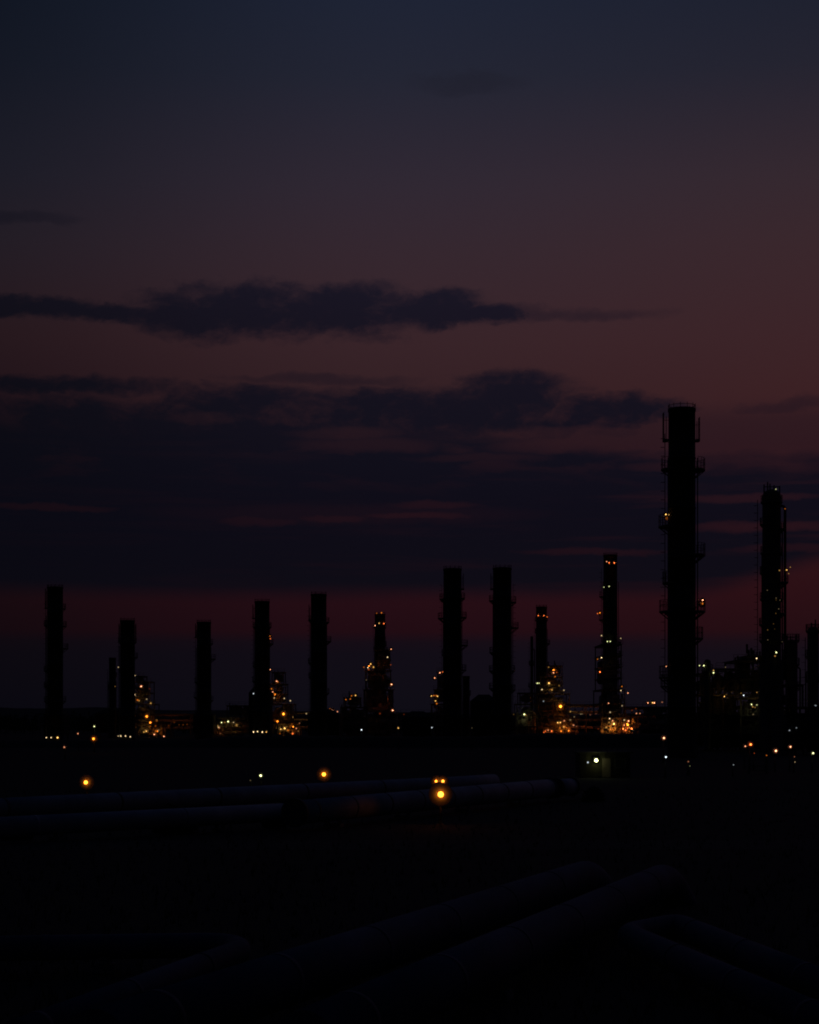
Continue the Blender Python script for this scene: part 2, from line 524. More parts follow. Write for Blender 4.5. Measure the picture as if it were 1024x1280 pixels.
column('stubby column with a wide top platform, right of the tall riser column', 991, 799, 15, 345, [('B', 800, 2.5), ('B', 830, 2.5), ('R', 860, 3)], [(10.5, 835, 905, 1.0)],
       lamps=[(983, 860, 'C', 0.5, 0.8)], heads=[(985, 794), (990, 795), (997, 793)])
column('column cut by the right edge of the picture', 1018, 783, 14, 335, [('B', 788, 2), ('L', 820, 3), ('B', 850, 2)], [(-9.5, 840, 905, 0.9)],
       heads=[(1016, 778), (1021, 774)], lamps=[(1020, 882, 'C', .3, .8)])
column('narrow column in the gap between the tallest chimney and the process blocks', 885, 824, 8, 340, [('B', 838, 3)], [(6, 840, 900, 0.8)],
       lamps=[(874.5, 832, 'G', 1.8), (880, 832, 'G', 2.6, 1.15), (892, 838, 'Y', 1.0, 0.9), (892, 841, 'G', 2.6, 1.15)])
column('slender mast-like column left of the slim three-lamp stack', 665, 795, 3.6, 640, [('B', 830, 2), ('B', 858, 2.5)], [(3.4, 812, 895, 0.7)])


# ------------------------------------------------------------------ process towers (open steel structures)
def process_tower(label, d, tiers, lamps, seed, depth=12, clutter=1.0, name='process_tower', group='open steel process towers', level=3.6, lit='vessel', inner=(), away=()):
    rnd = random.Random(seed)
    X0 = min(t[0] for t in tiers)
    X1 = max(t[1] for t in tiers)
    clutter *= 2.3
    base = Vector((((X0 + X1) / 2 - 512) / F * d, d + depth / 2, 0))
    t = thing(name, label, 'process unit', base, group)
    fr = MB()
    pipes = MB()
    for ti, (x0, x1, ytop, ybot) in enumerate(tiers):
        xa, xb = (x0 - 512) / F * d, (x1 - 512) / F * d
        za, zb = max(0.0, CAM_H + (HOR - ybot) / F * d), CAM_H + (HOR - ytop) / F * d
        ya, yb = d + 0.4 * ti, d + depth - 0.4 * ti
        nx = max(2, int((xb - xa) / 5.0) + 1)
        for i in range(nx):
            x = xa + (xb - xa) * i / (nx - 1)
            for y in (ya, yb):
                fr.beam((x, y, za), (x, y, zb), 0.30)
        nl = max(1, int(round((zb - za) / level)))
        for k in range(1, nl + 1):
            for i in range(nx):
                x = xa + (xb - xa) * i / (nx - 1)
                fr.beam((x, ya, za + (zb - za) * k / nl - 0.19), (x, yb, za + (zb - za) * k / nl - 0.19), 0.2)
        for k in range(1, nl + 1):
            z = za + (zb - za) * k / nl
            for y in (ya, yb):
                fr.beam((xa, y, z - 0.2), (xb, y, z - 0.2), 0.24)
            dk = MB().box(xa - 0.5, xb + 0.5, ya - 0.6, yb + 0.4, z, z + 0.10)
            dk.build('deck', 'steel', t, base)
            rl = MB()
            n = max(2, int((xb - xa) / 1.6))
            for i in range(n + 1):
                x = xa - 0.45 + (xb - xa + 0.9) * i / n
                rl.beam((x, ya - 0.55, z + 0.103), (x, ya - 0.55, z + 1.2), 0.06)
            for h in (0.65, 1.2):
                rl.beam((xa - 0.45, ya - 0.55, z + h), (xb + 0.45, ya - 0.55, z + h), 0.06)
            rl.build('railing', 'steel', t, base)
        for i in range(nx - 1):
            xl, xr = xa + (xb - xa) * i / (nx - 1), xa + (xb - xa) * (i + 1) / (nx - 1)
            for k in range(nl):
                if rnd.random() < 0.45:
                    z0_, z1_ = za + (zb - za) * k / nl, za + (zb - za) * (k + 1) / nl
                    fr.beam((xl, ya, z0_ + 0.2), (xr, ya, z1_ - 0.3), 0.16)
        # vessels and drums inside
        wv = xb - xa
        nv = max(1, int(wv / 3.6 * clutter))
        for i in range(nv):
            rv = min(wv * 0.25, rnd.uniform(0.7, 1.9))
            cx = xa + rv + (wv - 2 * rv) * ((i + rnd.random()) / nv)
            cy = rnd.uniform(ya + rv + 0.6, yb - rv - 0.6)
            zl = za + (zb - za) * rnd.uniform(0, 0.15) + 0.3
            zh = zl + (zb - za) * rnd.uniform(0.45, 0.95)
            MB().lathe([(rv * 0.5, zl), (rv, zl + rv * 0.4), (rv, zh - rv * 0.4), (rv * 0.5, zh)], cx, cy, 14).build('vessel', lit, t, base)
        for k in range(nl):
            z = za + (zb - za) * (k + 0.45) / nl
            if rnd.random() < 0.75 * clutter:
                rv = rnd.uniform(0.5, 0.9)
                c = rnd.uniform(xa + wv * 0.3, xb - wv * 0.3)
                hl = wv * rnd.uniform(0.15, 0.3)
                yy = ya + rnd.uniform(0.8, 2.0)
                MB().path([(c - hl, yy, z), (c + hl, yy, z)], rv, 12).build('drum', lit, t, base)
            for _ in range(int(2 * clutter + wv / 6)):
                zz = z + rnd.uniform(-1.2, 1.2)
                yy = ya + rnd.uniform(0.2, 3.0)
                xs = sorted((rnd.uniform(xa, xb), rnd.uniform(xa, xb)))
                rp = rnd.uniform(0.10, 0.26)
                z2 = max(0.1, zz + rnd.choice((-1, 1)) * rnd.uniform(1, 3.0))
                pipes.path([(xs[0], yy, z2), (xs[0], yy, zz), (xs[1], yy, zz), (xs[1], yy, zz + (zz - z2) * 0.6)], rp, 6, smooth=False)
    fr.build('frame', 'frame', t, base)
    if pipes.v:
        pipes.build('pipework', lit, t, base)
    for a in inner:  # lamps added to brighten the inside
        added_inner_lamp(t, base, a[0], a[1], d + a[2], a[3], a[4] * 0.6, a[5] if len(a) > 5 else 0.3)
    for a in away:  # added lights, screened from view, that brighten the front
        added_light(t, base, a[0], a[1], d - 2.2, a[2], a[3] * 0.24)
    for a in lamps:
        lx, ly, col, st = a[:4]
        fixture(t, base, lx, ly, d - 0.9 + (a[5] if len(a) > 5 else 0), col, st, a[4] if len(a) > 4 else 1.0, 0.5)
    return t


process_tower('stepped lit process tower with a pinkish red lamp, right of the thin stack', 610,
              [(166, 207, 905, 922), (167, 193, 880, 905), (168, 187, 852, 880), (170, 178, 845, 852)],
              [(169, 844.5, 'W', .8, .9), (176.5, 858, 'P', 2.2, 1.25), (187, 861, 'R', .06, 1), (168.5, 868.5, 'W', 2.2, 1.1), (172, 875, 'O', .55, 1.2), (174, 876, 'Y', .4, 1), (183.5, 874, 'W', .3), (188.5, 879, 'Y', 1.0), (183.5, 895.5, 'O', 5, 1.8),
               (183, 914, 'Y', 2.2, 1.1), (180, 915, 'Y', .6, 1), (193, 918, 'P', 2.2, .95), (198.5, 913, 'W', .8, .8), (205, 920.5, 'P', 2.0, .9), (188, 908, 'O', .35, .8), (196, 900, 'Y', .25, .8)], 1, away=[(172, 873, 'Y', 60), (180, 908, 'Y', 110), (190, 912, 'O', 90), (186, 878, 'Y', 25), (200, 914, 'O', 40), (176, 860, 'O', 25)], inner=[(183, 911, 3, 'Y', 18), (176, 872, 3, 'Y', 8), (196, 914, 2, 'O', 12), (188, 903, 4, 'O', 10)])
process_tower('stepped lit process tower with one big orange lamp, right of the four-lamp stack', 600,
              [(336, 374, 905, 921), (337, 367, 880, 905), (338, 357, 855, 880), (340, 354, 840, 855)],
              [(346, 851.5, 'P', 1.2, 1.2), (347.5, 852.5, 'O', .8, .9), (339.5, 861, 'O', 1.0, 1), (341, 865, 'P', 1.0, 1), (337.5, 866, 'R', .8, .8), (343, 872.5, 'W', .8), (355.5, 873, 'W', .9), (363, 876, 'W', .6), (354.5, 892.5, 'O', 6, 2.0),
               (351, 911.5, 'Y', 1.8, 1.1), (356, 910.5, 'Y', 4, 1.25), (360, 913, 'O', 1.0), (366, 917, 'R', 2.2, 1.0), (370.5, 910.5, 'P', .7, .8), (350, 917, 'O', .35, .8), (365, 905, 'O', .3, .8)], 2, away=[(345, 870, 'O', 70), (352, 909, 'Y', 120), (365, 910, 'O', 90), (357, 876, 'Y', 35), (342, 855, 'O', 25), (372, 912, 'O', 60)], inner=[(354, 911, 3, 'Y', 20), (366, 908, 3, 'O', 16), (344, 868, 2.5, 'O', 12), (347, 902, 5, 'O', 10)])
process_tower('broad stepped tower with clustered orange lamps, under a slim lit stack', 610,
              [(448, 500, 893, 922), (455, 491, 862, 893), (457, 488, 838, 862), (470, 487, 812, 838)],
              [(463.5, 830, 'Y', 1.8, 1.1), (467, 834, 'Y', 1.4, 1), (460, 834.5, 'W', 2.0, 1), (455, 834, 'O', .4, .8), (461, 837, 'R', .35, 1), (484.5, 821.5, 'W', 1.6, 1), (489, 811.5, 'P', 1.1, .95), (488.5, 831, 'R', .3, .7), (489.5, 855.5, 'P', 2.2, 1.15), (491, 888, 'P', 2.6, 1.2),
               (458, 850, 'W', .1, .8), (475, 892, 'R', .1, 1.2)], 3, clutter=1.3, away=[(462, 834, 'O', 60), (480, 880, 'R', 25), (485, 830, 'R', 20)], inner=[(462, 832, 2, 'O', 14), (489, 872, 4, 'R', 6)])
process_tower('low tower with four small orange lamps on its walkway, left of the broad tower', 560,
              [(426, 458, 884, 922), (430, 450, 872, 884)],
              [(444.5, 869.3, 'Y', 1.6, 1.1), (439.5, 869.8, 'O', .8, .9), (432.5, 874.5, 'O', .8, .9), (438, 873.8, 'O', .8, .9), (415.5, 888, 'P', 2.8, 1.3), (412.5, 886, 'O', .3, .8), (422, 889.5, 'P', .5, .9)], 4)
process_tower('low dark tower with pink and orange lamps hugging the left of the twin stacks', 500,
              [(540, 562, 880, 922), (544, 562, 862, 880), (548, 562, 840, 862)],
              [(550, 841, 'P', 1.5, 1.1), (553.5, 840, 'R', .6, .8), (543.5, 847.5, 'P', 1.4, 1), (539.5, 870, 'Y', 1.8, 1), (542.5, 869.5, 'O', .7, .8), (547, 870.3, 'Y', 1.6, 1.1), (545.5, 869.5, 'O', .8, 1), (544.5, 876.2, 'Y', 1.6, 1), (546, 879.5, 'O', .7, .9)], 5, depth=10)
process_tower('busy lit tower with a big orange lamp, right of the slim three-lamp stack', 600,
              [(672, 722, 897, 921), (672, 712, 867, 897), (676, 703, 846, 867), (686, 703, 832, 846)],
              [(686, 834, 'Y', .3, .8), (692, 841, 'P', 1.1, 1.2), (696, 840.5, 'R', .25, 1), (694, 845.8, 'O', .6, .9), (686.3, 854, 'Y', 3.2, 1.3), (671.7, 854, 'G', 2.0, 1), (674, 854, 'G', 1.5, .9), (677.5, 862, 'W', 1.6, 1), (690, 862.3, 'Y', .8, 1.1), (688, 861, 'O', .35, 1), (705, 862.8, 'W', 1.0, .9), (679.5, 876.5, 'C', .35, .8), (700.8, 883, 'O', 8, 2.4), (699, 857, 'Y', .12, 1.2),
               (697.3, 903.3, 'Y', 2.8, 1.0), (700.5, 903.2, 'Y', 2.6, 1.0), (705.5, 901, 'P', .5, 1), (705, 908.5, 'Y', 1.5, 1.1, -0.3), (708, 909.5, 'O', .8, 1), (711, 913.5, 'O', 3.4, 1.1), (701.5, 914, 'O', 2.2, 1.3), (713, 900, 'W', .35, .8), (717, 906.5, 'P', .5, 1), (700, 910, 'O', 1.0, 1.0),
               (685, 913, 'P', 1.6, 1), (689.7, 914, 'R', 1.8, 1.1), (682, 914, 'R', 1.0, .9), (680, 915.5, 'R', .7, .8)], 6, clutter=1.5, away=[(698, 909, 'O', 160), (709, 908, 'O', 160), (715, 911, 'R', 120), (688, 860, 'Y', 90), (692, 843, 'O', 60), (703, 866, 'Y', 40), (684, 914, 'R', 120), (700, 890, 'O', 60)], inner=[(700, 909, 2.5, 'O', 40, .35), (707, 905, 4, 'O', 30), (713, 911, 3, 'O', 40, .35), (690, 858, 3, 'Y', 16), (692, 838, 2, 'O', 10), (697, 898, 5, 'O', 20), (686, 910, 4, 'R', 20)])
process_tower('tower wrapped round the tall lamp-lined stack, its foot glowing orange', 505,
              [(752, 797, 897, 921), (753, 781, 862, 897), (755, 777, 805, 862)],
              [(777.5, 858, 'O', .9, .9), (776.3, 863.2, 'W', 1.3, 1), (785, 866.3, 'P', .7, .9), (760.8, 879, 'P', 1.1, .95), (777.8, 882.2, 'W', .35, .9), (762.8, 890.3, 'W', .55, 1), (762.3, 898.3, 'W', 1.8, 1.1), (766, 901, 'P', 1.2, .9), (767.5, 904.8, 'Y', 5, 1.5), (765.5, 907.5, 'O', 4.0, 1.4), (761.5, 903, 'Y', .6, .8), (758, 909, 'Y', .5, 1.2), (752.5, 914, 'O', .8, .8), (770, 911, 'O', 1.6, 1.0), (763, 912, 'O', 1.6, 1.0),
               (780.5, 900, 'W', .7, 1), (785.8, 901.2, 'P', 2.4, 1.1), (791.5, 901.5, 'O', .8, 1), (791, 899, 'O', .5, .7), (780.5, 906.5, 'P', 1.0, 1), (787, 909.5, 'Y', 1.1, 1), (782, 913, 'R', 2.0, 1.1), (787, 914, 'O', .6, .9), (791.5, 912.5, 'W', .45, .8), (784.5, 910.5, 'R', 1.2, .9)], 7, depth=24, clutter=1.4, away=[(766, 908, 'O', 260), (761, 910, 'Y', 160), (756, 912, 'O', 120), (771, 911, 'O', 140), (783, 907, 'R', 150), (790, 907, 'O', 150), (786, 912, 'R', 150), (764, 898, 'Y', 40), (762, 830, 'Y', 12)], inner=[(766, 908, 2, 'O', 60, .4), (761, 910, 3, 'Y', 25), (784, 906, 2.5, 'O', 40, .35), (789, 911, 3, 'R', 40, .35), (757, 911, 4, 'O', 25), (780, 911, 4, 'R', 30)])
process_tower('low vessels with greenish white lamps between the plain stack and the four-lamp stack', 580,
              [(264, 315, 897, 921), (284, 313, 882, 897)],
              [(268.5, 906, 'G', .5, 1.1), (277, 903.2, 'G', 2.2, 1.05), (285.3, 902, 'G', 3.2, 1.25), (292, 903, 'W', 1.0, .9), (273, 909, 'W', 1.3, .9), (274.3, 909.5, 'P', .5, .8), (281, 903, 'Y', .3, .9), (275.5, 917, 'P', .2, .8), (272.5, 907, 'Y', .5, .7), (312.5, 903, 'R', .12, .9)], 8, clutter=1.2, away=[(280, 906, 'Y', 40), (292, 907, 'Y', 30), (273, 912, 'O', 30), (302, 908, 'O', 15)], inner=[(280, 905, 3, 'Y', 10), (296, 906, 4, 'Y', 6), (273, 912, 3, 'O', 6)])
process_tower('dim scaffold-like tower with one greenish lamp, just right of the twin stacks', 590,
              [(646, 672, 880, 922), (650, 668, 866, 880)],
              [(655.5, 893, 'G', 3.6, 1.25), (657.5, 894, 'Y', .4, .9), (642, 893, 'Y', .06, 1.1)], 9, away=[(655, 897, 'G', 45), (662, 900, 'Y', 18)], inner=[(655, 896, 3, 'G', 8)])
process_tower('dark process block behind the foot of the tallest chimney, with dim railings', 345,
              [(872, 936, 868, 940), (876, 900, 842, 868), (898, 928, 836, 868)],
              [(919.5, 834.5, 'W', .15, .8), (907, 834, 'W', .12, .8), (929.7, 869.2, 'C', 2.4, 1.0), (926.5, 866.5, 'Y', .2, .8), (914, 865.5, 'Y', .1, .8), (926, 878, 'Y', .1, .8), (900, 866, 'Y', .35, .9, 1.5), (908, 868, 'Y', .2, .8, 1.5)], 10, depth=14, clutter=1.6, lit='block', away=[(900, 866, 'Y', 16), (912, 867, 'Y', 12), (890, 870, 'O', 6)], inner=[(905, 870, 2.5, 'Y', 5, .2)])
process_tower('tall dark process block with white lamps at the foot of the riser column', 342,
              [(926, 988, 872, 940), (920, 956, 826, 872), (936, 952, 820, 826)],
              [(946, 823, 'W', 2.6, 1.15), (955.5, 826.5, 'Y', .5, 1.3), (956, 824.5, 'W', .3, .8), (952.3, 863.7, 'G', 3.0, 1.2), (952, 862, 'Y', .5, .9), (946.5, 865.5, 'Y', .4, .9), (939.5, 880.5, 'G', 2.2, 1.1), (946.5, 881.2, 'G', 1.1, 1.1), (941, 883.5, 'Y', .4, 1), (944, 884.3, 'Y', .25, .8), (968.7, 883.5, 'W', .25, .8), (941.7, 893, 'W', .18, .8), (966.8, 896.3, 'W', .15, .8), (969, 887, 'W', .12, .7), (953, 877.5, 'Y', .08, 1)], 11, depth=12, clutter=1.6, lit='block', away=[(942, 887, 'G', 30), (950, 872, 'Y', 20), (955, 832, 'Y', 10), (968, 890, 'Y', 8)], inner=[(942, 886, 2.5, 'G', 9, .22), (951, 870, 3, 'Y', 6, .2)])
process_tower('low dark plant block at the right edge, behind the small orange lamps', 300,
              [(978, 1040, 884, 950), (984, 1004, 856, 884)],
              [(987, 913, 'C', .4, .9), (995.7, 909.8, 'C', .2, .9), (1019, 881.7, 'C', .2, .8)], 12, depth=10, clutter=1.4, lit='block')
process_tower('low sloping block with two pairs of reddish lamps, left of the tallest chimney', 420,
              [(796, 846, 893, 930), (806, 842, 884, 893)],
              [(810, 878.6, 'P', 1.6, 1.0), (815.8, 878.4, 'Y', 2.2, 1.1), (818, 878.6, 'P', 2.2, 1.15), (827.8, 877.7, 'P', .3, 1), (795.7, 891.8, 'P', .5, .95), (800, 891.8, 'P', .45, .95)], 13, clutter=.8)


# ------------------------------------------------------------------ pipe racks: long multi-level trestles
def pipe_rack(label, d, x0, x1, ytop, lamps, seed, levels=3, inner=(), away=()):
    rnd = random.Random(seed)
    xa, xb = (x0 - 512) / F * d, (x1 - 512) / F * d
    zt = CAM_H + (HOR - ytop) / F * d
    base = Vector(((xa + xb) / 2, d + 3, 0))
    t = thing('pipe_rack', label, 'pipe rack', base, 'pipe racks between the towers')
    n = max(2, int((xb - xa) / 5.5) + 1)
    fr = MB()
    zs = [zt * (k + 1.2) / (levels + 0.2) for k in range(levels)]
    for i in range(n):
        x = xa + (xb - xa) * i / (n - 1)
        for y in (d, d + 6):
            fr.beam((x, y, 0), (x, y, zt), 0.30)
        for z in zs:
            fr.beam((x, d, z - 0.17), (x, d + 6, z - 0.17), 0.28)
    for z in zs:
        fr.box(xa, xb, d - 0.17, d + 0.13, z - (0.62 if z == zs[-1] else 0.32), z - 0.02)  # top beam deepened to screen the added lamps behind it
    fr.build('frame', 'frame', t, base)
    for z in zs:
        y = d + 0.4
        while y < d + 5.6:
            r = rnd.uniform(0.12, 0.34)
            MB().path([(xa - 0.6, y + r, z + r + 0.002), (xb + 0.6, y + r, z + r + 0.002)], r, 8).build('pipe', 'vessel', t, base)
            y += 2 * r + rnd.uniform(0.2, 0.8)
    roof = MB().box(xa - 0.4, xb + 0.4, d - 0.5, d + 6.4, zt + 0.02, zt + 0.2)
    roof.build('walkway', 'steel', t, base)
    rl = MB()
    m = int((xb - xa) / 2)
    for i in range(m + 1):
        x = xa + (xb - xa) * i / m
        rl.beam((x, d - 0.4, zt + 0.203), (x, d - 0.4, zt + 1.3), 0.06)
    rl.beam((xa, d - 0.4, zt + 1.3), (xb, d - 0.4, zt + 1.3), 0.07)
    rl.build('railing', 'steel', t, base)
    for a in inner:  # unseen lamps added under the deck to brighten the pipes
        lx = (a[0] - 512) / F * d
        zz = zs[-1] - 0.34
        h = MB().box(lx - 0.3, lx + 0.3, d + 0.5, d + 0.9, zz + 0.13, zz + 0.2)
        o = h.build('lamp', 'housing', t, base)
        MB().ball((lx, d + 0.7, zz), 0.125).build('bulb', glow(a[3], a[4]), o, base)
    for a in away:  # unseen lights added to give the deck its glow
        added_light(t, base, a[0], a[1], d - 2.0, a[2], a[3] * 0.20)
    for a in lamps:
        fixture(t, base, a[0], a[1], d - 1.0, a[2], a[3], a[4] if len(a) > 4 else .9, 0.55)
    return t


pipe_rack('long dim brown-lit pipe rack left of the plain unlit stack', 640, 190, 262, 893,
          [(196, 901.3, 'O', .3, 1), (211, 907, 'O', .10, .9), (224, 906, 'O', .08, .9), (229, 906, 'O', .10, .9), (234, 905.5, 'O', .10, .9), (203, 907, 'P', .15, .9), (194.5, 907.5, 'O', .22, 1), (218, 903, 'O', .12, .8)], 21, away=[(195, 898, 'O', 26), (204, 898, 'O', 24), (214, 898, 'O', 22), (224, 898, 'O', 18), (236, 899, 'O', 14), (200, 909, 'O', 14), (215, 909, 'O', 12), (230, 909, 'O', 12)], inner=[(198, 898, -1.5, 'O', 8), (212, 899, -1.5, 'O', 6), (228, 900, -1.5, 'O', 5), (240, 900, -1.5, 'O', 4)])
pipe_rack('short pipe rack lit yellow under its deck, left of the railed unlit stack', 640, 364, 400, 891,
          [(383, 892, 'W', .45, .9), (366.5, 896.5, 'Y', .55, 1.1), (374.5, 904, 'P', .3, .8), (373, 914, 'Y', .25, .8)], 22, away=[(368, 897, 'Y', 30), (375, 896, 'Y', 26), (383, 896, 'Y', 20), (372, 908, 'O', 24), (382, 908, 'O', 12)], inner=[(368, 899, -1.5, 'O', 8), (377, 897, -1.5, 'O', 7)])
pipe_rack('long pipe rack with a brown-lit deck between the two lit stacks on the right', 640, 706, 760, 882,
          [(713, 889.5, 'Y', .4, 1.1), (726, 892.5, 'W', .18, 1), (728, 892.5, 'W', .12, .8), (738, 893.5, 'P', .12, 1), (745, 892, 'P', .08, 1), (711.5, 900, 'W', .3, .8), (718, 896, 'W', .2, .8), (730, 908, 'R', .08, 1.2), (740, 909, 'R', .08, 1.2), (721, 908, 'P', .3, .8), (748, 911, 'R', .1, 1)], 23, levels=4, away=[(711, 887, 'Y', 40), (719, 887, 'Y', 36), (728, 887, 'O', 34), (738, 887, 'O', 30), (748, 888, 'O', 26), (715, 898, 'Y', 20), (730, 898, 'O', 18), (745, 898, 'O', 16), (725, 910, 'R', 36), (738, 911, 'R', 36), (750, 911, 'R', 36)], inner=[(714, 889, -1.5, 'O', 9), (724, 889, -1.5, 'O', 7), (736, 890, -1.5, 'O', 6), (746, 890, -1.5, 'O', 5), (730, 910, -1.5, 'R', 9), (744, 911, -1.5, 'R', 9), (717, 903, -1.5, 'O', 8)])
pipe_rack('reddish dim pipe rack running behind the sloping block to the tallest chimney', 640, 782, 838, 885,
          [(795, 886, 'R', .10, 1), (805, 886, 'R', .08, 1), (790, 888, 'R', .10, 1), (800, 905, 'R', .06, 1)], 24, away=[(790, 890, 'R', 24), (800, 890, 'R', 22), (812, 890, 'R', 18), (824, 890, 'R', 12)], inner=[(795, 889, -1.5, 'R', 6), (806, 889, -1.5, 'R', 5)])
pipe_rack('unlit pipe rack behind the broad stepped tower and the twin stacks', 650, 486, 560, 892,
          [(505, 893, 'R', .05, 1)], 25)


# ------------------------------------------------------------------ fired heaters: dark boxes with hipped tops behind the stacks
def heater(label, d, x0, x1, ytop, yshoulder, depth=9):
    xa, xb = (x0 - 512) / F * d, (x1 - 512) / F * d
    zs, zt = CAM_H + (HOR - yshoulder) / F * d, CAM_H + (HOR - ytop) / F * d
    base = Vector(((xa + xb) / 2, d + depth / 2, 0))
    t = thing('fired_heater', label, 'heater', base, 'box heaters behind the chimneys')
    b = MB().box(xa, xb, d, d + depth, 1.5, zs)
    n = max(2, int((xb - xa) / 1.8))
    for i in range(n + 1):
        x = xa + 0.12 + (xb - xa - 0.24) * i / n
        b.box(x - 0.1, x + 0.1, d - 0.18, d - 0.003, 1.6, zs - 0.05)
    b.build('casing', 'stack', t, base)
    r = MB()
    k = len(r.v)
    ix, iy = (xb - xa) * 0.3, depth * 0.3
    r.v += [Vector(p) for p in ((xa, d, zs + .003), (xb, d, zs + .003), (xb, d + depth, zs + .003), (xa, d + depth, zs + .003),
                                (xa + ix, d + iy, zt), (xb - ix, d + iy, zt), (xb - ix, d + depth - iy, zt), (xa + ix, d + depth - iy, zt))]
    for q in ((0, 3, 2, 1), (4, 5, 6, 7), (0, 1, 5, 4), (1, 2, 6, 5), (2, 3, 7, 6), (3, 0, 4, 7)):
        r.quad(q)
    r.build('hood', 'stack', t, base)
    for x in (xa + 0.5, xb - 0.5):
        for y in (d + 0.5, d + depth - 0.5):
            MB().box(x - 0.25, x + 0.25, y - 0.25, y + 0.25, 0, 1.497).build('leg', 'concrete', t, base)
    w = MB().box(xa - 0.6, xb + 0.6, d - 1.2, d - 0.2, zs * 0.55, zs * 0.55 + 0.12)
    w.build('walkway', 'steel', t, base)
    rl = MB()
    for i in range(n + 1):
        x = xa - 0.5 + (xb - xa + 1.0) * i / n
        rl.beam((x, d - 1.15, zs * 0.55 + 0.123), (x, d - 1.15, zs * 0.55 + 1.25), 0.06)
    rl.beam((xa - 0.5, d - 1.15, zs * 0.55 + 1.25), (xb + 0.5, d - 1.15, zs * 0.55 + 1.25), 0.06)
    rl.build('railing', 'steel', t, base)


heater('dark box heater behind the four-lamp stack', 545, 311, 338, 855, 866)
heater('dark box heater in the gap between the twin chimney stacks', 470, 589, 622, 868, 876)
heater('dark box heater behind the unlit stack with the railed platform', 520, 385, 424, 886, 893)
heater('dark box heater behind the leftmost chimney stack', 515, 55, 80, 884, 893)
heater('dark box heater behind the plain unlit stack', 570, 242, 266, 886, 893)
heater('dark box heater right of the broad stepped tower', 480, 503, 541, 889, 896)
heater('wide dark box heater left of the thin stack', 620, 118, 156, 886, 892)


# ------------------------------------------------------------------ shed with lamp
def shed():
    d = 183.0
    xa, xb = (725 - 512) / F * d, (788 - 512) / F * d
    base = Vector(((xa + xb) / 2, d + 2.5, 0))
    t = thing('shed', 'low corrugated shed with a bright yellow-white lamp, left of the tallest chimney', 'shed', base)
    zt = 2.55
    w = MB().box(xa, xb, d, d + 5, 0.0, zt)
    n = 26
    for i in range(n):
        x = xa + (xb - xa) * (i + 0.5) / n
        w.box(x - 0.05, x + 0.05, d - 0.07, d - 0.003, 0.05, zt - 0.05)
    w.build('wall', 'shed', t, base)
    r = MB()
    r.box(xa - 0.3, xb + 0.3, d - 0.4, d + 5.3, zt + 0.003, zt + 0.16)
    r.build('roof', 'roof', t, base)
    dr = MB().box(xa + 2.3, xa + 3.2, d - 0.13, d - 0.073, 0.05, 2.0)
    do = dr.build('door', 'frame', t, base)
    MB().box(xa + 3.05, xa + 3.12, d - 0.2, d - 0.133, 0.95, 1.1).build('handle', 'steel', do, base)
    wn = MB().box(xa + 3.7, xa + 4.7, d - 0.12, d - 0.073, 1.1, 1.9).build('window', 'dark', t, base)
    fr = MB()
    for z in (1.06, 1.94):
        fr.beam((xa + 3.66, d - 0.137, z), (xa + 4.75, d - 0.137, z), 0.05)
    for x in (xa + 3.66, xa + 4.75):
        fr.beam((x, d - 0.139, 1.035), (x, d - 0.139, 1.965), 0.05)
    fr.build('frame', 'steel', wn, base)
    rl = MB()
    za = zt + 0.163
    for i in range(7):
        x = xa + 1.7 + (xb - xa - 1.9) * i / 6
        rl.beam((x, d + 0.2, za), (x, d + 0.2, za + 0.75), 0.06)
    rl.beam((xa + 1.7, d + 0.2, za + 0.75), (xb - 0.2, d + 0.2, za + 0.75), 0.07)
    rl.build('roof_rail', 'steel', t, base)
    fixture(t, base, 745.5, 950.5, d - 0.75, 'G', 9, 3.3, 0.45, halo=False)
    fixture(t, base, 735, 953, d - 0.75, 'C', .7, 1.2, 0.45)


shed()

# ------------------------------------------------------------------ freestanding lamps
YARD = 'floodlight posts in the near yard'
lamp_post('brightest orange floodlight, on a low post in front of the twin pipelines', 551, 993, 100, 'O', 10, 5.6, name='floodlight', group=YARD)
lamp_post('orange twin-headed floodlight just above the brightest lamp', 549.5, 976.5, 124, 'O', 7, 2.7, heads=2, name='floodlight', group=YARD, gap=8.5)
lamp_post('orange floodlight behind the pipelines, under the railed unlit stack', 405, 968, 140, 'O', 8, 3.6, name='floodlight', group=YARD)
lamp_post('orange floodlight at far left above the rear pipeline', 107.5, 978, 130, 'O', 8, 3.6, name='floodlight', group=YARD)
lamp_post('yellow-white lamp on a post below the four-lamp stack', 326, 969.5, 150, 'G', 4, 1.9, name='floodlight', group=YARD)
lamp_post('faint grey lamp just left of the yellow-white yard lamp', 313, 975.5, 150, 'W', .12, 1.0, name='floodlight', group=YARD)
lamp_post('small white lamp above the orange lamp, between the leftmost and second stacks', 118, 908, 330, 'G', 2.6, 1.15)
lamp_post('round orange lamp left of the second stack foot', 117, 923.5, 320, 'O', 6, 2.0)
lamp_post('tiny pinkish white lamp right of the leftmost stack', 97.5, 917, 340, 'P', 1.6, 1.0)
lamp_post('single pinkish lamp below the foot of the leftmost stack', 80.5, 934, 260, 'P', .9, 1.5)
lamp_post('bluish white lamp on a post in front of the low walkway tower', 452, 912.3, 350, 'C', 2.6, 1.1)
lamp_post('small orange lamp on a post right of the broad stepped tower foot', 498, 910, 350, 'Y', 1.6, 1.1)
lamp_post('small cool white lamp on a post left of the twin stacks foot', 540, 909.5, 345, 'C', 1.3, 1.0)
lamp_post('very faint lamp between the feet of the twin stacks', 590, 910, 345, 'W', .06, 1.1)
lamp_post('orange lamp on a post at the left foot of the tallest chimney', 830, 922.5, 240, 'P', 5, 1.6)
lamp_post('round cool white lamp low at the left foot of the tallest chimney', 832.5, 946.3, 180, 'C', 2.4, 1.5)
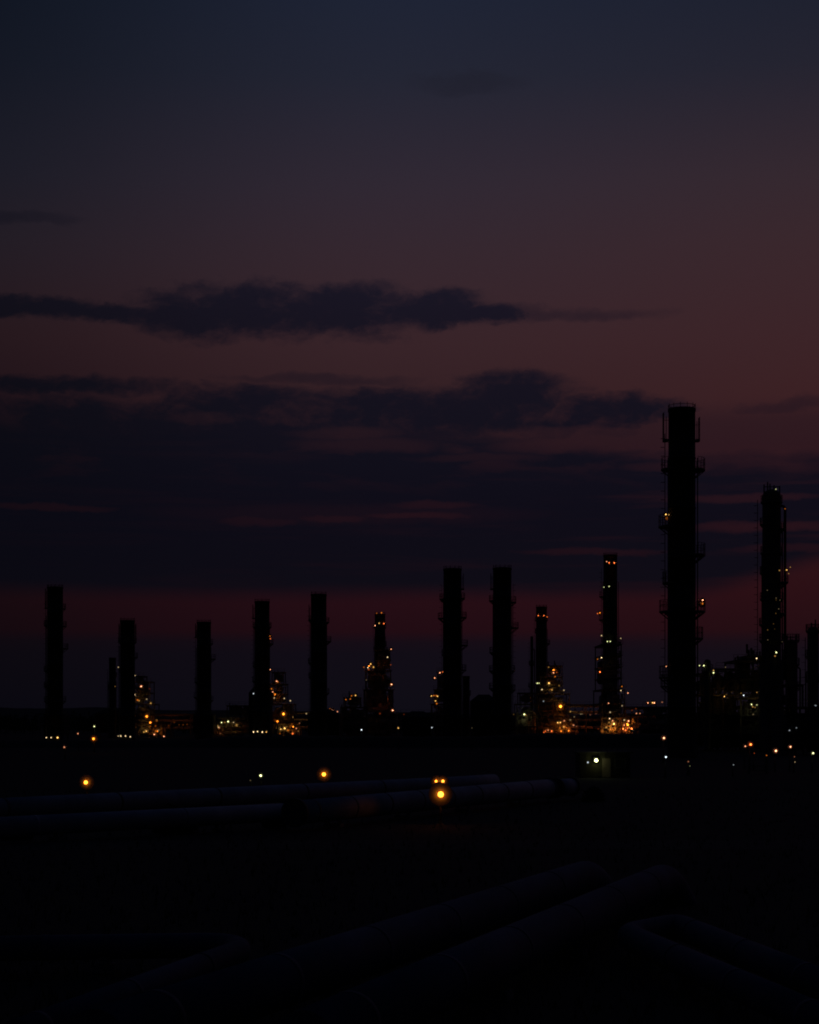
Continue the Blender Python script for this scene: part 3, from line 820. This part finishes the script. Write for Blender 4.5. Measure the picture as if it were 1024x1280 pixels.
lamp_post('dull red lamp low at the right foot of the tallest chimney', 860.5, 952, 190, 'P', .28, 1.3)
lamp_post('faint greenish lamp beside the dull red one', 862.5, 957.5, 189, 'G', .12, 1.1)
lamp_post('upper reddish orange lamp of the close pair on the right', 938.5, 930.6, 210, 'R', 7, 1.8)
lamp_post('paler pink lamp of the close pair on the right', 931.8, 932.8, 214, 'P', 2.0, 1.3)
lamp_post('pale orange lamp left of a brown lit post, low on the right', 970, 938.6, 200, 'P', 6, 1.7)
lamp_post('reddish lamp on a post, topmost at lower right', 988.2, 933.5, 205, 'P', 4.5, 1.35)
lamp_post('yellow lamp nearest the right edge of the picture', 1016.5, 941.5, 195, 'G', 3.0, 1.6)
lamp_post('dim pink lamp above another under the topmost reddish lamp', 993.2, 946, 200, 'P', .3, 1.0)
lamp_post('dim white lamp lowest under the topmost reddish lamp', 993.8, 952.5, 201, 'W', .4, 1.0)
lamp_post('faint white lamp low on the right, left of the close pair', 917, 956, 185, 'C', .35, 1.0)
lamp_post('faint reddish lamp right below the close pair', 943, 941.5, 206, 'R', .3, .9)


# low guard house whose pillar is lit by a lamp at lower right
def lit_frame():
    d = 196.0
    p = at(958, 958, d)
    base = Vector((p.x, d, 0))
    t = thing('gate_frame', 'gate frame whose one pillar is lit brown, at lower right', 'gate', base)
    z1 = CAM_H - 44 / F * d
    MB().box(p.x - 0.16, p.x + 0.16, d - 0.16, d + 0.16, 0, z1).build('pillar', 'concrete', t, base)
    x2 = (936 - 512) / F * d
    MB().box(x2 - 0.12, x2 + 0.12, d - 0.12, d + 0.12, 0, z1 - 0.4).build('pillar', 'concrete', t, base)
    g = MB()
    for z in (0.35, 0.9):
        g.beam((x2 + 0.13, d, z), (p.x - 0.17, d, z), 0.09)
    for i in range(7):
        x = x2 + 0.2 + (p.x - x2 - 0.45) * i / 6
        g.beam((x, d, 0.397), (x, d, 0.853), 0.05)
    g.build('barred_panel', 'frame', t, base)
    o = fixture(t, base, 958.4, 944.2, d - 0.6, 'O', 1.2, .7, 0.3)


lit_frame()


# ------------------------------------------------------------------ pipelines
def pipeline(label, pts, r, mat, group, band_every=6.0, legs_every=8.0, bands=True, name='pipeline', flange_ends=False):
    pts = [Vector(p) for p in pts]
    base = Vector((pts[0].x, pts[0].y, 0))
    t = thing(name, label, 'pipeline', base, group)
    MB().path(pts, r, 26).build('pipe', mat, t, base)
    acc, nb, nl = 0.0, band_every * 0.4, legs_every * 0.5
    for p, q in zip(pts, pts[1:]):
        sl = (q - p).length
        dirv = (q - p).normalized()
        while nb <= acc + sl:
            c = p + dirv * (nb - acc)
            if sl > 3 and bands:
                MB().path([c - dirv * 0.09, c + dirv * 0.09], r + 0.010, 26, smooth=True).build('joint_band', mat if r < 0.58 else 'band', t, base)
            nb += band_every
        while nl <= acc + sl:
            c = p + dirv * (nl - acc)
            if sl > 3 and c.z - r > 0.02:
                side = Vector((-dirv.y, dirv.x, 0)).normalized()
                s = MB()
                s.beam(c - side * r * 0.8 - Vector((0, 0, c.z - 0.10)), c + side * r * 0.8 - Vector((0, 0, c.z - 0.10)), 0.5, 0.2)
                for k in (-1, 1):
                    a = c + side * (k * r * 0.55)
                    s.beam((a.x, a.y, 0.203), (a.x, a.y, c.z - r * 0.75), 0.2)
                s.build('support', 'concrete', t, base)
            nl += legs_every
        acc += sl
    if flange_ends:
        d0 = (pts[1] - pts[0]).normalized()
        MB().path([pts[0] - d0 * 0.05, pts[0] + d0 * 0.18], r + 0.13, 26).build('flange', 'band', t, base)
        d1 = (pts[-1] - pts[-2]).normalized()
        MB().path([pts[-1] - d1 * 0.18, pts[-1] + d1 * 0.05], r + 0.13, 26).build('flange', 'band', t, base)
    return t


def gp(px, py, z):
    """the point at height z under a pixel of the photograph"""
    d = (CAM_H - z) * F / (py - HOR)
    return Vector(((px - 512) / F * d, d, z))


def bend(p, c, q, rad, n=7):
    """rounded corner c between p and q"""
    p, c, q = Vector(p), Vector(c), Vector(q)
    u, v = (p - c).normalized(), (q - c).normalized()
    a, b = c + u * rad, c + v * rad
    out = []
    for k in range(n + 1):
        s = k / n
        out.append(a * (1 - s) ** 2 + c * 2 * s * (1 - s) + b * s ** 2)
    return out


TWIN = 'long pipelines across the middle ground'
ZP = 1.0
# rear pipeline, ending in an elbow near the brightest lamp
a0, a1 = gp(-60, 1014, ZP), gp(575, 980, ZP)
dv = (a1 - a0).normalized()
e1 = a1 + dv * 2.2
e2 = e1 + Vector((1.6, 4.0, 0))
pipeline('rear pale pipeline crossing the middle ground and bending away near the brightest lamp',
         [a0, a0.lerp(a1, 0.25), a0.lerp(a1, 0.5), a0.lerp(a1, 0.75)] + bend(a0, a1, e2, 2.2) + [e2], 0.60, 'pipe_bright', TWIN, 9.0, 10.0)
b0, b1 = gp(-40, 1036, 0.8), gp(360, 1015, 0.9)
pipeline('front pale pipeline in the middle ground, left part behind two dark shrubs', [b0, b0.lerp(b1, 0.5), b1], 0.50, 'pipe_bright', TWIN, 9.0, 10.0, flange_ends=True)
c0, c1 = gp(368, 1016, 1.0), gp(688, 985, 1.0)
pipeline('front pale pipeline in the middle ground, thicker right part behind the brightest lamp', [c0, c0.lerp(c1, 0.3), c0.lerp(c1, 0.6), c1], 0.66, 'pipe_bright', TWIN, 4.5, 9.0, flange_ends=True)
s0, s1 = gp(694, 985, 1.0), gp(714, 983, 1.0)
pipeline('short flanged pipe piece at the right end of the front pipeline', [s0, s0.lerp(s1, 0.5), s1], 0.62, 'pipe_bright', TWIN, 30, 3.4, flange_ends=True)

NEAR = 'large pipes in the dark foreground'
RA = 0.55
pa, pb = gp(120, 1304, 0.85), gp(742, 1093, 0.85)
pe = pb + Vector((0.9, 0.9, -1.9))
pipeline('upper one of the two big parallel foreground pipes, rising to the right', [pa, pa.lerp(pb, .33), pa.lerp(pb, .66)] + bend(pa, pb, pe, 1.4) + [pe], RA, 'pipe', NEAR, 5.0, 7.0)
pa, pb = gp(380, 1306, 0.85), gp(836, 1098, 0.85)
pe = pb + Vector((0.9, 0.9, -1.9))
pipeline('lower one of the two big parallel foreground pipes, rising to the right', [pa, pa.lerp(pb, .33), pa.lerp(pb, .66)] + bend(pa, pb, pe, 1.4) + [pe], RA, 'pipe', NEAR, 5.0, 7.0)
q0, q1, q2 = gp(-30, 1186, 0.6), gp(290, 1181, 0.6), gp(20, 1296, 0.6)
qm = q1 + Vector((0.35, -1.3, 0))
pipeline('smaller foreground pipe with a hairpin bend at lower left', [q0, q0.lerp(q1, .5)] + bend(q0, q1, qm, 0.9, 5) + bend(q1, qm, q2, 0.7, 5)[1:] + [qm.lerp(q2, .5), q2], 0.30, 'pipe', NEAR, 4.0, 6.0)
r0, r1, r2, r3 = gp(1060, 1292, 0.6), gp(782, 1170, 0.6), gp(846, 1157, 0.6), gp(1060, 1244, 0.6)
pipeline('foreground pipe looped back on itself at lower right', [r0, r0.lerp(r1, .5)] + bend(r0, r1, r2, 0.7, 5) + bend(r1, r2, r3, 0.7, 5) + [r2.lerp(r3, .6), r3], 0.33, 'pipe', NEAR, 4.0, 6.0)


# ------------------------------------------------------------------ shrubs, grass, trees
def leaf_blob(m, c, rx, ry, rz, n, size, rnd):
    for _ in range(n):
        while True:
            u = Vector((rnd.uniform(-1, 1), rnd.uniform(-1, 1), rnd.uniform(0, 1)))
            if 0.35 < u.length < 1:
                break
        p = Vector((c[0] + u.x * rx, c[1] + u.y * ry, c[2] + u.z * rz))
        a = Vector((rnd.gauss(0, 1), rnd.gauss(0, 1), rnd.gauss(0, 1))).normalized()
        b = a.orthogonal().normalized()
        s = size * rnd.uniform(0.6, 1.4)
        k = len(m.v)
        m.v += [p - a * s, p + b * s * 0.5, p + a * s, p - b * s * 0.5]
        m.quad((k, k + 1, k + 2, k + 3))


def shrub(label, px, py, z_h, w_px, seed, n=900):
    rnd = random.Random(seed)
    c = gp(px, py, 0)
    w = w_px * c.y / F / 2
    t = thing('shrub', label, 'shrub', c, 'dark shrubs by the pipelines')
    m = MB()
    leaf_blob(m, c, w, w * 0.8, z_h, n, 0.11, rnd)
    for _ in range(6):
        o = (c.x + rnd.uniform(-.6, .6) * w, c.y + rnd.uniform(-.5, .5) * w, rnd.uniform(0.1, 0.5) * z_h)
        leaf_blob(m, o, w * .4, w * .4, z_h * .6, n // 8, 0.11, rnd)
    m.build('foliage', 'leaf', t, c)
    s = MB()
    for _ in range(7):
        s.path([(c.x + rnd.uniform(-.1, .1), c.y + rnd.uniform(-.1, .1), 0), (c.x + rnd.uniform(-.6, .6) * w, c.y + rnd.uniform(-.4, .4) * w, z_h * rnd.uniform(.5, .9))], [0.03, 0.012], 5)
    s.build('stem', 'bark', t, c)


shrub('rounded dark shrub hiding the front pipeline, left of the middle', 219, 1041, 1.45, 58, 31, 1300)
shrub('dark shrub at the joint where the front pipeline grows thicker', 343, 1034, 1.25, 30, 32, 900)
shrub('low wide shrub at the left end of the front pipeline', 22, 1050, 0.9, 44, 33, 800)
shrub('small shrub on dark ground right of the short flanged pipe', 742, 1002, 1.1, 30, 34, 600)

g = MB()
rg = random.Random(5)
for _ in range(5200):
    y = 24 + 130 * rg.random() ** 1.7
    x = rg.uniform(-0.27, 0.27) * y
    for _b in range(3):
        a = rg.uniform(0, 2 * PI)
        h = rg.uniform(0.10, 0.38)
        lx, ly = math.cos(a), math.sin(a)
        k = len(g.v)
        bx, by = x + rg.uniform(-.08, .08), y + rg.uniform(-.08, .08)
        g.v += [Vector((bx - ly * .02, by + lx * .02, 0)), Vector((bx + ly * .02, by - lx * .02, 0)), Vector((bx + lx * h * .5, by + ly * h * .5, h))]
        g.quad((k, k + 1, k + 2))
go = g.build('grass', 'grass')
go['kind'] = 'stuff'
tag(go, 'thin dry grass growing over the dark foreground', 'grass')

rt = random.Random(9)
tm = MB()
for i in range(330):
    px = rt.uniform(-80, 1100)
    d = rt.uniform(760, 860)
    h = rt.uniform(5, 9.5)
    x = (px - 512) / F * d
    leaf_blob(tm, (x, d, h * 0.2), h * 0.55, h * 0.5, h * 0.85, 85, 0.7, rt)
    tm.beam((x, d, 0), (x, d, h * 0.6), 0.25)
to = tm.build('treeline', 'leaf')
to['kind'] = 'stuff'
tag(to, 'far belt of dark trees behind the refinery', 'trees')

# ------------------------------------------------------------------ ground, track, embankment, hills
gm = MB()
S = 9000
gm.v += [Vector((-S, -300, 0)), Vector((S, -300, 0)), Vector((S, 12000, 0)), Vector((-S, 12000, 0))]
gm.quad((0, 1, 2, 3))
struct(gm.build('ground', 'soil'))
tr = MB()
ya, yb = 5.99 * F / (1062 - HOR), 5.99 * F / (1050 - HOR)
tr.v += [Vector((-120, ya - 1.5, 0.006)), Vector((120, ya + 1.5, 0.006)), Vector((120, yb + 1.5, 0.006)), Vector((-120, yb - 1.5, 0.006))]
tr.quad((0, 1, 2, 3))
struct(tr.build('service_road', 'track'))


def ridge(name, mat, xs, prof, y, seed, rough, width):
    """a long bank: xs positions with heights, a rounded cross-section"""
    rnd = random.Random(seed)
    m = MB()
    rows = [(-1.0, 0.0), (-0.62, 0.45), (-0.3, 0.86), (0.0, 1.0), (0.3, 0.86), (0.62, 0.45), (1.0, 0.0)]
    n = len(rows)
    for x, h in zip(xs, prof):
        hh = h + rnd.uniform(-rough, rough)
        for u, k in rows:
            m.v.append(Vector((x, y + u * width, max(-0.05, hh * k - (0.05 if k == 0 else 0)))))
    for i in range(len(xs) - 1):
        for j in range(n - 1):
            m.quad((i * n + j, (i + 1) * n + j, (i + 1) * n + j + 1, i * n + j + 1), True)
    return struct(m.build(name, mat))


xs = [-230 + 2.0 * i for i in range(231)]
prof = []
for x in xs:
    px = 512 + x * F / 390
    if px < 235:
        yy = 925.0
    elif px < 290:
        yy = 925 - 4.5 * (px - 235) / 55
    elif px < 600:
        yy = 920.5
    elif px < 660:
        yy = 920.5 - 3 * (px - 600) / 60
    else:
        yy = 917.3
    prof.append(CAM_H + (HOR - yy) / F * 390)
ridge('embankment', 'earth', xs, prof, 390, 3, 0.06, 9)
xs = [-1500 + 20 * i for i in range(151)]
prof = []
for x in xs:
    px = 512 + x * F / 3600
    yy = 884.5 + 1.2 * math.sin(px / 33) if px < 110 else 884.5 + min(8, (px - 110) / 45) + 0.9 * math.sin(px / 27)
    prof.append(CAM_H + (HOR - yy) / F * 3600)
ridge('hills', 'hill', xs, prof, 3600, 4, 0.6, 420)

# ------------------------------------------------------------------ sky
world = bpy.data.worlds.new('World')
scene.world = world
world.use_nodes = True
wt = world.node_tree
wt.nodes.clear()


def sock(n, i, v):
    if isinstance(v, (int, float)):
        n.inputs[i].default_value = v
    else:
        wt.links.new(v, n.inputs[i])


def op(o, a, b=0.0, c=0.0, clamp=False):
    n = wt.nodes.new('ShaderNodeMath')
    n.operation = o
    n.use_clamp = clamp
    sock(n, 0, a)
    sock(n, 1, b)
    sock(n, 2, c)
    return n.outputs[0]


def add(a, b): return op('ADD', a, b)
def sub(a, b): return op('SUBTRACT', a, b)
def mul(a, b): return op('MULTIPLY', a, b)
def mx(a, b): return op('MAXIMUM', a, b)


def step(v, a, b):
    n = wt.nodes.new('ShaderNodeMapRange')
    n.interpolation_type = 'SMOOTHSTEP'
    sock(n, 0, v)
    n.inputs[1].default_value = a
    n.inputs[2].default_value = b
    n.inputs[3].default_value = 0.0
    n.inputs[4].default_value = 1.0
    return n.outputs[0]


def noise(x, y, scale_x, scale_y, seed, detail=5.0, rough=0.55):
    c = wt.nodes.new('ShaderNodeCombineXYZ')
    sock(c, 0, mul(x, 1.0 / scale_x))
    sock(c, 1, mul(y, 1.0 / scale_y))
    c.inputs[2].default_value = seed
    n = wt.nodes.new('ShaderNodeTexNoise')
    n.inputs['Scale'].default_value = 1.0
    n.inputs['Detail'].default_value = detail
    n.inputs['Roughness'].default_value = rough
    wt.links.new(c.outputs[0], n.inputs['Vector'])
    return n.outputs['Fac']


tc = wt.nodes.new('ShaderNodeTexCoord')
sp = wt.nodes.new('ShaderNodeSeparateXYZ')
wt.links.new(tc.outputs['Generated'], sp.inputs[0])
vx, vy, vz = sp.outputs
az = op('ARCTAN2', vx, vy)
horiz = op('SQRT', add(mul(vx, vx), mul(vy, vy)))
el = op('ARCTAN2', vz, horiz)
# azimuth and elevation in thousandths of a radian-like degrees, scaled so numbers read like the photograph's rows and columns
S_ = add(512.0, mul(az, F))
T_ = sub(HOR, mul(el, F))


def ramp(stops):
    n = wt.nodes.new('ShaderNodeValToRGB')
    lo, hi = -2600.0, 1000.0
    sock(n, 0, op('MULTIPLY', sub(T_, lo), 1.0 / (hi - lo), clamp=True))
    els = n.color_ramp.elements
    for k, (t, c) in enumerate(stops):
        p = (t - lo) / (hi - lo)
        e = els[k] if k < 2 else els.new(p)
        e.position = p
        e.color = L3(*c)
    return n.outputs[0]


# clear sky as it is towards the afterglow (right) and away from it (left)
centre = ramp([(-2600, (8, 15, 39)), (-900, (17, 24, 42)), (0, (28, 35, 53)), (130, (35, 37, 51)), (250, (48, 40, 51)), (330, (53, 39, 47)), (430, (56, 36, 41)),
               (500, (52, 32, 36)), (600, (43, 21, 27)), (740, (38, 14, 21)), (790, (33, 12, 19)), (806, (18, 13, 22)), (885, (15, 13, 21)), (930, (6, 6, 10)), (1000, (1, 1, 2))])
right = ramp([(-2600, (8, 15, 39)), (-900, (16, 22, 38)), (0, (25, 31, 46)), (130, (36, 35, 47)), (250, (53, 40, 47)), (330, (58, 39, 44)), (430, (60, 36, 40)),
              (500, (60, 33, 36)), (600, (54, 26, 31)), (740, (44, 16, 21)), (790, (37, 14, 19)), (808, (21, 14, 22)), (885, (18, 14, 22)), (930, (6, 6, 10)), (1000, (1, 1, 2))])
left = ramp([(-2600, (8, 15, 39)), (-900, (10, 15, 27)), (0, (12, 19, 30)), (130, (18, 22, 33)), (250, (25, 26, 36)), (330, (32, 27, 35)), (430, (36, 23, 28)),
             (500, (31, 18, 24)), (600, (27, 13, 19)), (740, (23, 10, 15)), (790, (19, 9, 14)), (806, (12, 9, 15)), (885, (9, 8, 15)), (930, (4, 4, 7)), (1000, (1, 1, 2))])


def mix(f, a, b):
    n = wt.nodes.new('ShaderNodeMix')
    n.data_type = 'RGBA'
    sock(n, 0, f)
    for i, v in ((6, a), (7, b)):
        if isinstance(v, tuple):
            n.inputs[i].default_value = v
        else:
            wt.links.new(v, n.inputs[i])
    return n.outputs[2]


# the glow swells from the left edge of the picture to its right and fades again far round to the side
side = mul(step(S_, -120.0, 540.0), sub(1.0, step(S_, 1600.0, 4200.0)))
clear = mix(side, left, mix(step(S_, 450.0, 1150.0), centre, right))

# cloud field
w1 = sub(noise(S_, T_, 70, 34, 1.7, 6, 0.6), 0.5)
w2 = sub(noise(S_, T_, 190, 60, 7.3, 4, 0.5), 0.5)
w3 = sub(noise(S_, T_, 26, 14, 4.2, 4, 0.6), 0.5)
Sx = add(add(S_, mul(w1, 60)), mul(w3, 18))
Tx = add(add(add(T_, mul(w1, 26)), mul(w2, 30)), mul(w3, 9))


def puff(cx, cy, rx, ry, k=1.0):
    a = mul(sub(Sx, cx), 1.0 / rx)
    b = mul(sub(Tx, cy), 1.0 / ry)
    return mul(sub(1.0, add(mul(a, a), mul(b, b))), k)


def union(items):
    o = items[0]
    for i in items[1:]:
        o = mx(o, i)
    return o


upper = union([puff(60, 409, 240, 14), puff(310, 397, 140, 36), puff(250, 409, 90, 26), puff(420, 397, 130, 35), puff(545, 396, 80, 26), puff(600, 402, 70, 13)])
faint = union([puff(700, 402, 130, 11), puff(590, 139, 75, 11), puff(30, 305, 80, 9), puff(400, 480, 130, 8),
               puff(970, 517, 80, 13), puff(760, 545, 70, 12)])
rag = add(mul(sub(noise(Sx, add(Tx, mul(S_, 0.12)), 46, 26, 21.0, 8, 0.62), 0.5), 2.2), mul(sub(noise(S_, T_, 15, 9, 31.0, 4, 0.6), 0.5), 0.5))
cov_u = step(add(upper, rag), -0.45, 0.85)
cov_f = mul(step(add(faint, mul(rag, 0.7)), -0.5, 1.2), 0.5)
lower = union([puff(310, 514, 110, 27), puff(480, 518, 120, 34), puff(640, 500, 85, 33), puff(570, 522, 150, 32), puff(770, 520, 100, 20), puff(700, 535, 120, 16, .8), puff(40, 497, 200, 13, .8),
               puff(90, 545, 280, 38), puff(320, 552, 170, 30)])
cov_l = step(add(lower, rag), -0.55, 0.95)
# the main bank between the rows 545 and 742, broken into streaks by long thin openings
edge_top = add(Tx, add(14.0, mul(step(S_, 450, 950), -52.0)))
Tb = add(T_, add(mul(w2, 7), mul(w1, 4)))
bank = mul(step(edge_top, 512, 566), sub(1.0, step(add(Tb, mul(step(S_, 850, 1060), 42.0)), 727, 757)))
st = noise(S_, T_, 300, 17, 12.4, 5, 0.55)
Sg = add(S_, mul(w1, 80))
Tg = add(T_, add(mul(w1, 14), mul(w3, 7)))


def gap(cx, cy, rx, ry, k):
    a = mul(sub(Sg, cx), 1.0 / rx)
    b = mul(sub(Tg, cy), 1.0 / ry)
    return mul(step(sub(1.0, add(mul(a, a), mul(b, b))), 0.0, 1.0), k)


gaps = union([gap(450, 558, 120, 13, .40), gap(700, 562, 120, 12, .45), gap(60, 641, 110, 5.5, .50), gap(330, 655, 70, 8, .40), gap(420, 650, 60, 7, .50), gap(520, 646, 90, 6, .60),
              gap(545, 634, 70, 7, .45), gap(740, 692, 110, 6, .40), gap(910, 628, 130, 7, .45), gap(950, 664, 120, 9, .55), gap(980, 690, 110, 7, .35), gap(900, 560, 160, 13, .45), gap(430, 545, 90, 10, .45), gap(250, 530, 60, 8, .35), gap(700, 545, 120, 10, .5), gap(600, 575, 110, 8, .3), gap(430, 645, 300, 18, .2), gap(830, 590, 60, 8, .3)])
soft = mul(step(st, 0.48, 0.72), add(0.10, mul(step(S_, 200, 1000), 0.24)))
soft = mx(soft, mul(mul(step(noise(Sg, Tg, 130, 26, 44.0, 5, 0.55), 0.5, 0.7), sub(1.0, step(T_, 560, 640))), 0.34))
bank = mul(bank, sub(1.0, mx(gaps, soft)))
dull = mul(mul(step(T_, 505, 540), sub(1.0, step(T_, 560, 620))), 0.35)
cover = op('MINIMUM', union([cov_f, mul(cov_u, 0.93), mul(mul(cov_l, sub(1.0, mul(gaps, 0.8))), 0.94), mul(bank, 0.96), dull]), 1.0)
cloud_r = ramp([(-2600, (8, 15, 39)), (-900, (17, 24, 42)), (100, (31, 31, 42)), (350, (22, 21, 35)), (420, (19, 18, 31)), (520, (16, 16, 28)), (640, (12, 12, 23)), (740, (13, 12, 21)), (1000, (4, 4, 6))])
cloud_l = ramp([(-2600, (8, 15, 39)), (-900, (10, 15, 27)), (100, (18, 20, 30)), (350, (15, 15, 25)), (420, (13, 13, 22)), (520, (10, 11, 19)), (640, (8, 9, 18)), (740, (9, 9, 17)), (1000, (3, 3, 5))])
cloud = mix(side, cloud_l, cloud_r)
sky = mix(cover, clear, cloud)
# the sky behind the viewer is already night
night = mul(step(op('ABSOLUTE', az), 0.5, 2.2), 0.72)
night = mul(night, sub(1.0, step(el, 0.7, 1.5)))
sky = mix(night, sky, (0.0004, 0.0006, 0.0014, 1.0))
bg = wt.nodes.new('ShaderNodeBackground')
bg.inputs['Strength'].default_value = 1.0
wt.links.new(sky, bg.inputs['Color'])
ow = wt.nodes.new('ShaderNodeOutputWorld')
wt.links.new(bg.outputs[0], ow.inputs['Surface'])
world.cycles.sampling_method = 'MANUAL'
world.cycles.sample_map_resolution = 512

# ------------------------------------------------------------------ camera and render settings
cam = bpy.data.cameras.new('Camera')
co = bpy.data.objects.new('Camera', cam)
COL.objects.link(co)
co.location = (0, 0, CAM_H)
co.rotation_euler = (PI / 2, 0, 0)
cam.sensor_fit = 'VERTICAL'
cam.sensor_height = 24.0
cam.sensor_width = 24.0
cam.lens = F / 1280 * 24.0
cam.shift_y = (HOR - 640) / 1280
cam.clip_start = 0.5
cam.clip_end = 20000
scene.camera = co

scene.render.engine = 'CYCLES'
scene.view_settings.view_transform = 'Standard'
scene.view_settings.look = 'None'
scene.view_settings.exposure = 0
scene.view_settings.gamma = 1
scene.cycles.use_denoising = True
scene.cycles.max_bounces = 4
scene.cycles.use_light_tree = True
scene.cycles.pixel_filter_type = 'BLACKMAN_HARRIS'
scene.cycles.filter_width = 1.9
